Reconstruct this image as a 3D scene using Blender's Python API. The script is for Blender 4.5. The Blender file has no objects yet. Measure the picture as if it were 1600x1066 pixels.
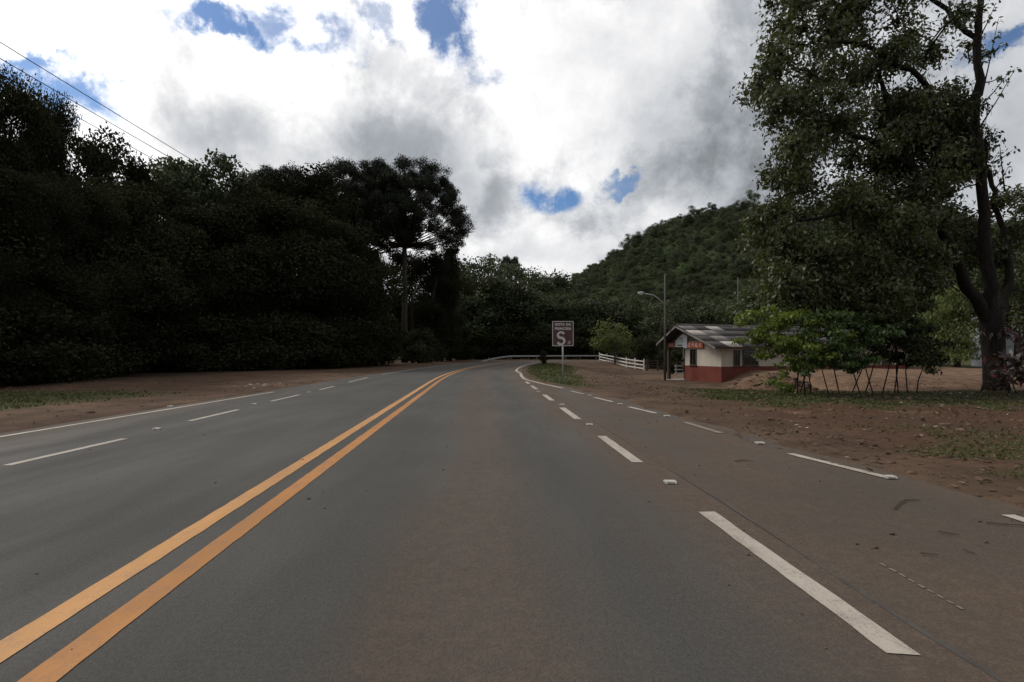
import bpy, math, random
import numpy as np
from mathutils import Matrix, Vector

random.seed(7)
RNG = np.random.default_rng(7)
C = bpy.context.scene.collection
R = math.radians
PI = math.pi
F = 820.0            # focal length in pixels of the 1600 px wide photograph
CAM_H = 1.3

# ------------------------------------------------------------------ camera
cam_d = bpy.data.cameras.new('camera')
cam = bpy.data.objects.new('camera', cam_d)
C.objects.link(cam)
cam.location = (0, 0, CAM_H)
cam.rotation_euler = (R(90), 0, 0)
cam_d.sensor_width = 36.0
cam_d.lens = 36.0 * F / 1600.0
cam_d.shift_y = 17.0 / 1600.0
cam_d.clip_start = 0.1
cam_d.clip_end = 3000
bpy.context.scene.camera = cam

vs = bpy.context.scene.view_settings
vs.view_transform = 'Standard'
vs.look = 'None'
vs.gamma = 1.0
vs.use_curve_mapping = False
vs.exposure = 0.0

# ------------------------------------------------------------------ world
SUN_AZ, SUN_EL = R(-60), R(42)
SUN = Vector((math.sin(SUN_AZ) * math.cos(SUN_EL), math.cos(SUN_AZ) * math.cos(SUN_EL), math.sin(SUN_EL)))


class NT:
    """small helper to write node trees"""
    def __init__(self, tree):
        self.t = tree
        self.n = tree.nodes
        self.l = tree.links

    def new(self, typ, **kw):
        n = self.n.new(typ)
        for k, v in kw.items():
            setattr(n, k, v)
        return n

    def put(self, sock, val):
        if hasattr(val, 'node'):
            self.l.new(val, sock)
        else:
            if sock.type == 'RGBA' and len(val) == 3:
                val = (*val, 1)
            sock.default_value = val

    def math(self, op, a, b=0.0, c=None, clamp=False):
        n = self.new('ShaderNodeMath', operation=op, use_clamp=clamp)
        self.put(n.inputs[0], a)
        self.put(n.inputs[1], b)
        if c is not None:
            self.put(n.inputs[2], c)
        return n.outputs[0]

    def vmath(self, op, a, b=(0, 0, 0)):
        n = self.new('ShaderNodeVectorMath', operation=op)
        self.put(n.inputs[0], a)
        self.put(n.inputs[1], b)
        return n.outputs['Value'] if op in ('LENGTH', 'DISTANCE', 'DOT_PRODUCT') else n.outputs[0]

    def noise(self, vec, scale, detail=3, rough=0.5, dist=0.0, color=False):
        n = self.new('ShaderNodeTexNoise')
        if vec is not None:
            self.l.new(vec, n.inputs['Vector'])
        n.inputs['Scale'].default_value = scale
        n.inputs['Detail'].default_value = detail
        n.inputs['Roughness'].default_value = rough
        n.inputs['Distortion'].default_value = dist
        return n.outputs['Color'] if color else n.outputs[0]

    def step(self, v, a, b, lo=0.0, hi=1.0):
        n = self.new('ShaderNodeMapRange', interpolation_type='SMOOTHSTEP')
        self.put(n.inputs[0], v)
        n.inputs[1].default_value = a
        n.inputs[2].default_value = b
        n.inputs[3].default_value = lo
        n.inputs[4].default_value = hi
        return n.outputs[0]

    def mix(self, f, a, b, blend='MIX'):
        n = self.new('ShaderNodeMix', data_type='RGBA', blend_type=blend)
        self.put(n.inputs[0], f)
        self.put(n.inputs[6], a)
        self.put(n.inputs[7], b)
        return n.outputs[2]


world = bpy.data.worlds.new('World')
bpy.context.scene.world = world
world.use_nodes = True
w = NT(world.node_tree)
w.n.clear()
sky = w.new('ShaderNodeTexSky', sky_type='NISHITA')
sky.sun_disc = False
sky.sun_elevation = SUN_EL
sky.sun_rotation = SUN_AZ
sky.air_density = 1.0
sky.dust_density = 0.6
sky.ozone_density = 2.0
tc = w.new('ShaderNodeTexCoord')
D0 = w.vmath('NORMALIZE', tc.outputs['Generated'])
sep = w.new('ShaderNodeSeparateXYZ')
w.l.new(D0, sep.inputs[0])
zc = w.math('ADD', w.math('MAXIMUM', sep.outputs[2], 0.0), 0.22)
comb = w.new('ShaderNodeCombineXYZ')
w.l.new(w.math('DIVIDE', sep.outputs[0], zc), comb.inputs[0])
w.l.new(w.math('DIVIDE', sep.outputs[1], zc), comb.inputs[1])
Q = comb.outputs[0]
# direction warped by noise gives ragged cloud edges
warp = w.vmath('SUBTRACT', w.noise(D0, 8.0, 10, 0.66, color=True), (0.5, 0.5, 0.5))
sc_ = w.new('ShaderNodeVectorMath', operation='SCALE')
w.l.new(warp, sc_.inputs[0])
sc_.inputs[3].default_value = 0.21
DW = w.vmath('ADD', D0, sc_.outputs[0])
sc2 = w.new('ShaderNodeVectorMath', operation='SCALE')
w.l.new(w.vmath('SUBTRACT', w.noise(D0, 5.0, 9, 0.6, color=True), (0.5, 0.5, 0.5)), sc2.inputs[0])
sc2.inputs[3].default_value = 0.17
DW2 = w.vmath('ADD', D0, sc2.outputs[0])


def sky_blob(px, py, rx, ry, soft, src):
    """patch of sky round one direction, with half-widths in radians"""
    d = Vector(((px - 800) / F, 1, (550 - py) / F)).normalized()
    e1 = Vector((d.y, -d.x, 0)).normalized()
    e2 = e1.cross(d)
    off = w.vmath('SUBTRACT', src, tuple(d))
    a = w.math('DIVIDE', w.vmath('DOT_PRODUCT', off, tuple(e1)), rx)
    b = w.math('DIVIDE', w.vmath('DOT_PRODUCT', off, tuple(e2)), ry)
    f = w.math('DIVIDE', w.vmath('DOT_PRODUCT', off, tuple(d)), max(rx, ry) * 2)
    r = w.math('SQRT', w.math('ADD', w.math('ADD', w.math('MULTIPLY', a, a), w.math('MULTIPLY', b, b)), w.math('MULTIPLY', f, f)))
    return w.step(r, 1.0 - soft, 1.0 + soft, 1.0, 0.0)


hole = None
for (px, py, rx, ry, s, k) in [(345, 42, .062, .032, .32, 1.0), (470, 48, .080, .034, .45, .85), (708, 42, .040, .062, .4, .95),
                               (745, 120, .034, .026, .5, .7), (600, 30, .03, .02, .5, .6), (975, 287, .036, .013, .5, .8),
                               (885, 384, .018, .008, .6, .6), (70, 132, .080, .028, .35, 1.0), (1590, 68, .060, .018, .4, .95),
                               (1290, 60, .02, .012, .9, .3)]:
    bl = w.math('MULTIPLY', sky_blob(px, py, rx, ry, s, DW), k)
    hole = bl if hole is None else w.math('MAXIMUM', hole, bl)
hole = w.math('MAXIMUM', hole, sky_blob(860, 297, .058, .027, .35, DW2))
big = w.noise(Q, 0.75, 6, 0.55, 0.3)
fine = w.noise(Q, 2.6, 9, 0.6, 0.1)
fine2 = w.noise(D0, 9.0, 9, 0.62, 0.2)
# scattered gaps everywhere else too
gap = w.step(w.math('ADD', w.math('MULTIPLY', big, 0.7), w.math('MULTIPLY', fine, 0.3)), 0.345, 0.29)
hole = w.math('MAXIMUM', hole, gap)
hole = w.math('MULTIPLY', hole, w.step(fine2, 0.66, 0.50), clamp=True)

dark = None
for (px, py, rx, ry, s, k) in [(630, 240, .15, .078, .55, .50), (715, 300, .08, .06, .7, .46), (325, 222, .085, .05, .9, .36),
                               (1150, 205, .16, .14, .9, .46), (1175, 285, .10, .07, .9, .38), (1040, 70, .12, .09, .95, .16),
                               (1580, 190, .16, .13, .9, .32), (850, 400, .20, .03, .9, .24), (960, 340, .12, .03, .9, .16),
                               (120, 90, .05, .05, .9, .10), (1330, 380, .2, .1, .9, .2)]:
    bl = w.math('MULTIPLY', sky_blob(px, py, rx, ry, s, DW2), k)
    dark = bl if dark is None else w.math('MAXIMUM', dark, bl)
sunward = w.math('MAXIMUM', w.vmath('DOT_PRODUCT', D0, tuple(SUN)), 0.0)
glow = w.math('MULTIPLY', w.math('POWER', sunward, 2.2), 0.78)
fine3 = w.noise(D0, 5.0, 12, 0.62, 0.15)
tex = w.math('ADD', w.math('MULTIPLY', w.math('SUBTRACT', w.step(fine3, 0.38, 0.58), 0.55), 0.42), w.math('MULTIPLY', w.math('SUBTRACT', fine2, 0.5), 0.75))
tex2 = w.math('MULTIPLY', w.math('SUBTRACT', big, 0.5), 0.45)
lum = w.math('MAXIMUM', w.math('ADD', w.math('ADD', 0.62, glow), w.math('ADD', tex, tex2)), 0.30)
lum = w.math('MULTIPLY', lum, w.math('SUBTRACT', 1.0, w.math('MULTIPLY', dark, 0.95)))
ccol = w.mix(w.step(lum, 0.3, 0.95), (0.92, 0.985, 1.07), (1.0, 1.0, 1.01))
cs = w.new('ShaderNodeVectorMath', operation='SCALE')
w.l.new(ccol, cs.inputs[0])
w.l.new(w.math('MULTIPLY', lum, 10.0), cs.inputs[3])
skyc = w.mix(1.0, sky.outputs[0], (0.62, 0.80, 1.0), 'MULTIPLY')
bg = w.new('ShaderNodeBackground')
w.l.new(w.mix(hole, cs.outputs[0], skyc), bg.inputs[0])
bg.inputs[1].default_value = 0.1
wo = w.new('ShaderNodeOutputWorld')
w.l.new(bg.outputs[0], wo.inputs[0])

sun_d = bpy.data.lights.new('sun', 'SUN')
sun_d.energy = 2.3
sun_d.angle = R(11)
sun_d.color = (1.0, 0.95, 0.87)
sun_o = bpy.data.objects.new('sun', sun_d)
C.objects.link(sun_o)
sun_o.rotation_euler = (-SUN).to_track_quat('-Z', 'Y').to_euler()
sun_o.location = (0, 0, 60)


# ------------------------------------------------------------------ helpers
def P(px, py, d):
    """point seen at photo pixel (px, py) at depth d metres"""
    return Vector(((px - 800) / F * d, d, CAM_H - (py - 550) / F * d))


def G(px, py):
    """flat-ground point seen at photo pixel"""
    d = CAM_H * F / (py - 550)
    return ((px - 800) / F * d, d)


def sm(v, a, b):
    t = np.clip((np.asarray(v, float) - a) / (b - a), 0, 1)
    return t * t * (3 - 2 * t)


_lat = RNG.random((256, 256))


def vnoise(x, y, s):
    x = np.asarray(x, float) / s + 1000
    y = np.asarray(y, float) / s + 1000
    xi, yi = np.floor(x).astype(int), np.floor(y).astype(int)
    fx, fy = x - xi, y - yi
    fx = fx * fx * (3 - 2 * fx)
    fy = fy * fy * (3 - 2 * fy)
    g = lambda i, j: _lat[i % 256, j % 256]
    return (g(xi, yi) * (1 - fx) + g(xi + 1, yi) * fx) * (1 - fy) + (g(xi, yi + 1) * (1 - fx) + g(xi + 1, yi + 1) * fx) * fy


def fbm(x, y, s, o=4):
    r, a, t = 0, 1.0, 0
    for k in range(o):
        r = r + a * vnoise(x + 17.3 * k, y - 9.1 * k, s / 2 ** k)
        t += a
        a *= 0.5
    return r / t


def fast_mesh(name, V, faces, mats=(), smooth=False, midx=None):
    """faces: list of int arrays (n,3) or (n,4)"""
    me = bpy.data.meshes.new(name)
    V = np.asarray(V, np.float32).reshape(-1, 3)
    faces = [np.asarray(f, np.int32) for f in faces if len(f)]
    me.vertices.add(len(V))
    me.vertices.foreach_set('co', V.ravel())
    loops = np.concatenate([f.ravel() for f in faces])
    tot = np.concatenate([np.full(len(f), f.shape[1], np.int32) for f in faces])
    start = np.concatenate([[0], np.cumsum(tot)[:-1]]).astype(np.int32)
    me.loops.add(len(loops))
    me.loops.foreach_set('vertex_index', loops)
    me.polygons.add(len(tot))
    me.polygons.foreach_set('loop_start', start)
    me.polygons.foreach_set('loop_total', tot)
    if smooth:
        me.polygons.foreach_set('use_smooth', np.ones(len(tot), bool))
    for m in mats:
        me.materials.append(m)
    if midx is not None:
        me.polygons.foreach_set('material_index', np.asarray(midx, np.int32))
    me.update(calc_edges=True)
    me.validate()
    return me


def link(name, me, parent=None, loc=None):
    o = bpy.data.objects.new(name, me)
    C.objects.link(o)
    if parent is not None:
        o.parent = parent
    if loc is not None:
        o.location = loc
    return o


def tag(o, label=None, cat=None, group=None, kind=None):
    if label:
        o['label'] = label
    if cat:
        o['category'] = cat
    if group:
        o['group'] = group
    if kind:
        o['kind'] = kind
    return o


def empty(name, loc, rz=0.0):
    o = bpy.data.objects.new(name, None)
    C.objects.link(o)
    o.location = loc
    o.rotation_euler = (0, 0, rz)
    o.empty_display_size = 0.2
    return o


def copy_tree(o, parent=None):
    c = o.copy()
    C.objects.link(c)
    c.parent = parent
    for ch in list(o.children):
        copy_tree(ch, c)
    return c


class MB:
    def __init__(self):
        self.v, self.f = [], []

    def box(self, lo, hi, M=None):
        i = len(self.v)
        for z in (lo[2], hi[2]):
            for (x, y) in ((lo[0], lo[1]), (hi[0], lo[1]), (hi[0], hi[1]), (lo[0], hi[1])):
                p = Vector((x, y, z))
                self.v.append(M @ p if M else p)
        self.f += [[i + k for k in q] for q in ((3, 2, 1, 0), (4, 5, 6, 7), (0, 1, 5, 4), (1, 2, 6, 5), (2, 3, 7, 6), (3, 0, 4, 7))]
        return self

    def prism(self, poly, n0, n1, axis=0):
        """polygon in the two other axes, extruded from n0 to n1 along axis"""
        i, n = len(self.v), len(poly)
        for s in (n0, n1):
            for a, b in poly:
                self.v.append(Vector((s, a, b)) if axis == 0 else Vector((a, s, b)) if axis == 1 else Vector((a, b, s)))
        self.f.append([i + k for k in range(n)][::-1])
        self.f.append([i + n + k for k in range(n)])
        for k in range(n):
            self.f.append([i + k, i + (k + 1) % n, i + n + (k + 1) % n, i + n + k])
        return self

    def tube(self, pts, rad, sides=8, cap=True):
        pts = [Vector(p) for p in pts]
        if not hasattr(rad, '__len__'):
            rad = [rad] * len(pts)
        i = len(self.v)
        prev = None
        for k, p in enumerate(pts):
            t = (pts[min(k + 1, len(pts) - 1)] - pts[max(k - 1, 0)])
            t = t.normalized() if t.length > 1e-6 else Vector((0, 0, 1))
            if prev is None:
                a = t.orthogonal().normalized()
            else:
                a = (prev - t * prev.dot(t))
                a = a.normalized() if a.length > 1e-6 else t.orthogonal().normalized()
            prev = a
            b = t.cross(a)
            for s in range(sides):
                an = 2 * PI * s / sides
                self.v.append(p + (a * math.cos(an) + b * math.sin(an)) * rad[k])
        n = len(pts)
        for k in range(n - 1):
            for s in range(sides):
                s2 = (s + 1) % sides
                self.f.append([i + k * sides + s, i + k * sides + s2, i + (k + 1) * sides + s2, i + (k + 1) * sides + s])
        if cap:
            self.f.append([i + s for s in range(sides)][::-1])
            self.f.append([i + (n - 1) * sides + s for s in range(sides)])
        return self

    def ell(self, c, r, seg=10, rings=7):
        i = len(self.v)
        c = Vector(c)
        for a in range(1, rings):
            th = PI * a / rings
            for s in range(seg):
                ph = 2 * PI * s / seg
                self.v.append(c + Vector((r[0] * math.sin(th) * math.cos(ph), r[1] * math.sin(th) * math.sin(ph), r[2] * math.cos(th))))
        t = len(self.v)
        self.v.append(c + Vector((0, 0, r[2])))
        self.v.append(c - Vector((0, 0, r[2])))
        for a in range(rings - 2):
            for s in range(seg):
                s2 = (s + 1) % seg
                self.f.append([i + a * seg + s, i + (a + 1) * seg + s, i + (a + 1) * seg + s2, i + a * seg + s2])
        for s in range(seg):
            s2 = (s + 1) % seg
            self.f.append([t, i + s, i + s2])
            self.f.append([t + 1, i + (rings - 2) * seg + s2, i + (rings - 2) * seg + s])
        return self

    def mesh(self, name, m, smooth=False):
        me = bpy.data.meshes.new(name)
        me.from_pydata([tuple(v) for v in self.v], [], self.f)
        if m:
            me.materials.append(m)
        if smooth:
            me.polygons.foreach_set('use_smooth', np.ones(len(me.polygons), bool))
        me.update()
        return me

    def build(self, name, m, parent=None, smooth=False):
        return link(name, self.mesh(name, m, smooth), parent)


# ------------------------------------------------------------------ materials
def mat(name, rough=0.8, spec=0.3):
    m = bpy.data.materials.new(name)
    m.use_nodes = True
    t = NT(m.node_tree)
    b = m.node_tree.nodes['Principled BSDF']
    b.inputs['Roughness'].default_value = rough
    b.inputs['Specular IOR Level'].default_value = spec
    return m, t, b


def pos(t):
    return t.new('ShaderNodeNewGeometry').outputs['Position']


def obj_co(t):
    return t.new('ShaderNodeTexCoord').outputs['Object']


def bump(t, b, h, strength=0.3, dist=0.02):
    n = t.new('ShaderNodeBump')
    n.inputs['Strength'].default_value = strength
    n.inputs['Distance'].default_value = dist
    t.l.new(h, n.inputs['Height'])
    t.l.new(n.outputs[0], b.inputs['Normal'])


def plain(name, c1, c2, scale=3.0, rough=0.7, spec=0.3, bs=0.15, stretch=None, metal=0.0, local=True):
    m, t, b = mat(name, rough, spec)
    v = obj_co(t) if local else pos(t)
    if stretch:
        v = t.vmath('MULTIPLY', v, stretch)
    n = t.noise(v, scale, 6, 0.65)
    t.l.new(t.mix(t.step(n, 0.3, 0.7), c1, c2), b.inputs['Base Color'])
    b.inputs['Metallic'].default_value = metal
    if bs:
        bump(t, b, t.noise(v, scale * 6, 4, 0.6), bs, 0.01)
    return m


def leafmat(name, dark, light, trans=0.3, rough=0.5, spec=0.35, accents=None, tl=1.5):
    m, t, b = mat(name, rough, spec)
    g = t.new('ShaderNodeNewGeometry')
    oi = t.new('ShaderNodeObjectInfo')
    clump = t.noise(t.new('ShaderNodeTexCoord').outputs['Object'], 0.8, 2)
    f = t.math('ADD', t.math('MULTIPLY', g.outputs['Random Per Island'], 0.55), t.math('MULTIPLY', t.step(clump, 0.35, 0.65), 0.45))
    col = t.mix(f, dark, light)
    hs = t.new('ShaderNodeHueSaturation')
    t.l.new(t.math('MULTIPLY_ADD', oi.outputs['Random'], 0.035, 0.4825), hs.inputs['Hue'])
    t.l.new(t.math('MULTIPLY_ADD', oi.outputs['Random'], 0.7, 0.65), hs.inputs['Value'])
    t.l.new(col, hs.inputs['Color'])
    col = hs.outputs[0]
    if accents:
        for thr, ac in accents:
            col = t.mix(t.math('GREATER_THAN', g.outputs['Random Per Island'], thr), col, ac)
    t.l.new(col, b.inputs['Base Color'])
    tr = t.new('ShaderNodeBsdfTranslucent')
    t.l.new(t.mix(1.0, col, (tl, tl * 1.1, tl * 0.55), 'MULTIPLY'), tr.inputs[0])
    mx = t.new('ShaderNodeMixShader')
    mx.inputs[0].default_value = trans
    t.l.new(b.outputs[0], mx.inputs[1])
    t.l.new(tr.outputs[0], mx.inputs[2])
    out = m.node_tree.nodes['Material Output']
    t.l.new(mx.outputs[0], out.inputs[0])
    return m


M = {}
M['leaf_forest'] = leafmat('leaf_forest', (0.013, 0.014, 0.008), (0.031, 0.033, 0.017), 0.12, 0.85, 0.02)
M['leaf_hill'] = leafmat('leaf_hill', (0.020, 0.028, 0.014), (0.056, 0.068, 0.030), 0.2, 0.6, 0.2)
M['leaf_big'] = leafmat('leaf_big', (0.016, 0.020, 0.008), (0.064, 0.069, 0.025), 0.25, 0.5, 0.28)
M['leaf_bright'] = leafmat('leaf_bright', (0.042, 0.064, 0.013), (0.130, 0.160, 0.026), 0.35, 0.5, 0.3)
M['leaf_shrub'] = leafmat('leaf_shrub', (0.025, 0.044, 0.014), (0.065, 0.090, 0.024), 0.3, 0.5, 0.3)
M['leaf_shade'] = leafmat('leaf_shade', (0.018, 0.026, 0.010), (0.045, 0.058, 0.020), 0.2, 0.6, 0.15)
M['leaf_olive'] = leafmat('leaf_olive', (0.05, 0.062, 0.024), (0.13, 0.15, 0.055), 0.3, 0.6, 0.2)
M['leaf_needle'] = leafmat('leaf_needle', (0.007, 0.010, 0.006), (0.020, 0.025, 0.012), 0.05, 0.6, 0.15)
M['leaf_croton'] = leafmat('leaf_croton', (0.03, 0.012, 0.012), (0.05, 0.03, 0.02), 0.2, 0.4, 0.4,
                           accents=[(0.86, (0.16, 0.05, 0.05)), (0.94, (0.30, 0.26, 0.24))])
M['bark'] = plain('bark', (0.035, 0.028, 0.022), (0.075, 0.062, 0.05), 3.0, 0.9, 0.1, 0.8, (3, 3, 0.7))
M['bark_dark'] = plain('bark_dark', (0.008, 0.0065, 0.005), (0.022, 0.018, 0.015), 3.0, 0.95, 0.1, 0.8, (4, 4, 0.8))
M['bark_pale'] = plain('bark_pale', (0.05, 0.047, 0.042), (0.11, 0.10, 0.09), 2.0, 0.9, 0.1, 0.6, (1, 1, 4))
M['vine'] = plain('vine', (0.02, 0.018, 0.013), (0.05, 0.042, 0.03), 5.0, 0.9, 0.1, 0.4)
M['white_paint'] = plain('white_paint', (0.42, 0.41, 0.38), (0.62, 0.60, 0.56), 4.0, 0.6, 0.3, 0.1)
M['galvanised'] = plain('galvanised', (0.24, 0.25, 0.25), (0.36, 0.37, 0.37), 5.0, 0.5, 0.5, 0.05, metal=0.5)
M['rail_grey'] = plain('rail_grey', (0.17, 0.17, 0.16), (0.25, 0.25, 0.24), 2.0, 0.6, 0.4, 0)
M['dark_wood'] = plain('dark_wood', (0.035, 0.026, 0.02), (0.075, 0.055, 0.042), 4.0, 0.85, 0.15, 0.3, (6, 6, 0.6))
M['grey_wood'] = plain('grey_wood', (0.08, 0.072, 0.062), (0.15, 0.14, 0.12), 4.0, 0.85, 0.15, 0.3, (6, 6, 0.5))
M['pole'] = plain('pole', (0.055, 0.050, 0.045), (0.10, 0.093, 0.085), 3.0, 0.85, 0.2, 0.2, (3, 3, 0.5))
M['wire'] = plain('wire', (0.012, 0.012, 0.012), (0.02, 0.02, 0.02), 5.0, 0.95, 0.0, 0)
M['cream_wall'] = plain('cream_wall', (0.38, 0.335, 0.28), (0.46, 0.41, 0.345), 1.4, 0.85, 0.2, 0.15)
M['red_wall'] = plain('red_wall', (0.105, 0.028, 0.020), (0.145, 0.038, 0.027), 1.6, 0.8, 0.2, 0.12)
M['gable_wood'] = plain('gable_wood', (0.10, 0.078, 0.062), (0.17, 0.135, 0.11), 2.0, 0.85, 0.2, 0.3, (1, 1, 8))
M['roof_dark'] = plain('roof_dark', (0.034, 0.030, 0.030), (0.066, 0.059, 0.057), 1.6, 0.85, 0.2, 0.3)
M['roof_mid'] = plain('roof_mid', (0.10, 0.088, 0.083), (0.21, 0.186, 0.175), 2.6, 0.85, 0.2, 0.3)
M['roof_pale'] = plain('roof_pale', (0.25, 0.222, 0.205), (0.40, 0.36, 0.335), 2.6, 0.85, 0.2, 0.3)
M['board'] = plain('board', (0.55, 0.60, 0.61), (0.68, 0.71, 0.71), 2.0, 0.5, 0.3, 0)
M['band_red'] = plain('band_red', (0.42, 0.09, 0.05), (0.52, 0.13, 0.07), 3.0, 0.6, 0.3, 0)
M['letter'] = plain('letter', (0.55, 0.44, 0.40), (0.66, 0.54, 0.50), 6.0, 0.6, 0.3, 0)
M['ink'] = plain('ink', (0.05, 0.06, 0.07), (0.10, 0.11, 0.12), 6.0, 0.6, 0.3, 0)
M['frame'] = plain('frame', (0.045, 0.03, 0.024), (0.08, 0.055, 0.045), 4.0, 0.6, 0.3, 0.1)
M['concrete'] = plain('concrete', (0.20, 0.185, 0.165), (0.30, 0.28, 0.25), 2.0, 0.9, 0.2, 0.2)
M['sign_brown'] = plain('sign_brown', (0.045, 0.017, 0.015), (0.060, 0.023, 0.020), 3.0, 0.45, 0.4, 0)
M['sign_white'] = plain('sign_white', (0.36, 0.34, 0.33), (0.46, 0.44, 0.43), 5.0, 0.5, 0.4, 0)
M['lamp_white'] = plain('lamp_white', (0.75, 0.76, 0.78), (0.82, 0.82, 0.82), 5.0, 0.3, 0.5, 0)
M['stud'] = plain('stud', (0.28, 0.26, 0.23), (0.42, 0.40, 0.36), 14.0, 0.5, 0.4, 0)
M['reflector'] = plain('reflector', (0.10, 0.08, 0.07), (0.22, 0.19, 0.17), 30.0, 0.3, 0.5, 0)
M['skin'] = plain('skin', (0.20, 0.115, 0.08), (0.25, 0.15, 0.105), 4.0, 0.6, 0.3, 0)
M['cloth_navy'] = plain('cloth_navy', (0.014, 0.016, 0.03), (0.024, 0.026, 0.045), 8.0, 0.9, 0.1, 0)
M['cloth_dark'] = plain('cloth_dark', (0.03, 0.014, 0.012), (0.05, 0.024, 0.02), 8.0, 0.9, 0.1, 0)
M['hair'] = plain('hair', (0.01, 0.008, 0.007), (0.02, 0.016, 0.013), 8.0, 0.7, 0.3, 0)
M['stick'] = plain('stick', (0.045, 0.034, 0.026), (0.09, 0.07, 0.055), 9.0, 0.9, 0.1, 0.2)
M['clod'] = plain('clod', (0.060, 0.038, 0.027), (0.13, 0.085, 0.062), 2.0, 0.95, 0.05, 0.3, local=False)
M['pale_shed'] = plain('pale_shed', (0.20, 0.22, 0.25), (0.28, 0.30, 0.33), 2.0, 0.7, 0.3, 0.05)

glass, t, b = mat('glass', 0.08, 0.5)
b.inputs['Base Color'].default_value = (0.012, 0.012, 0.012, 1)
M['glass'] = glass

# soil: colour from mesh attributes for dirt, grass, fallen leaves, painted sun and painted shade
m, t, b = mat('soil', 0.95, 0.1)
p = pos(t)


def attr(t, n):
    a = t.new('ShaderNodeAttribute')
    a.attribute_name = n
    return a.outputs['Fac']


n1 = t.noise(p, 0.9, 7, 0.65)
n2 = t.noise(p, 7.0, 6, 0.7)
n3 = t.noise(p, 34.0, 4, 0.7)
soil = t.mix(t.step(n1, 0.32, 0.68), (0.048, 0.030, 0.020), (0.100, 0.064, 0.042))
soil = t.mix(t.math('MULTIPLY', attr(t, 'red'), t.step(n2, 0.25, 0.7, 0.5, 1.0)), soil, (0.066, 0.032, 0.019))
soil = t.mix(t.math('MULTIPLY', attr(t, 'pale'), t.step(n2, 0.25, 0.7, 0.55, 1.0)), soil, t.mix(t.step(t.noise(p, 2.3, 5, 0.65), 0.35, 0.65), (0.10, 0.062, 0.040), (0.205, 0.130, 0.083)))
soil = t.mix(t.math('MULTIPLY', t.step(n2, 0.52, 0.70), 0.65), soil, (0.030, 0.020, 0.014))
soil = t.mix(t.math('MULTIPLY', t.step(t.noise(p, 0.45, 5, 0.6), 0.52, 0.66), 0.5), soil, (0.045, 0.030, 0.022))
gr = t.mix(t.step(n2, 0.3, 0.7), (0.022, 0.030, 0.010), (0.062, 0.070, 0.024))
gm = t.math('MULTIPLY', attr(t, 'grass'), t.step(n2, 0.66, 0.42, 0.35, 1.0), clamp=True)
soil = t.mix(gm, soil, gr)
soil = t.mix(t.math('MULTIPLY', attr(t, 'litter_shade'), 0.85), soil, t.mix(t.step(n2, 0.35, 0.65), (0.012, 0.010, 0.007), (0.035, 0.027, 0.018)))  # fallen leaves, darkened further to paint the shade under the big tree
soil = t.mix(t.math('MULTIPLY', t.step(n3, 0.60, 0.72), 0.30), soil, (0.17, 0.12, 0.09))
t.l.new(soil, b.inputs['Base Color'])
bump(t, b, t.math('ADD', t.math('MULTIPLY', n2, 1.0), t.math('MULTIPLY', n3, 0.5)), 0.8, 0.05)
M['soil'] = m


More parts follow.
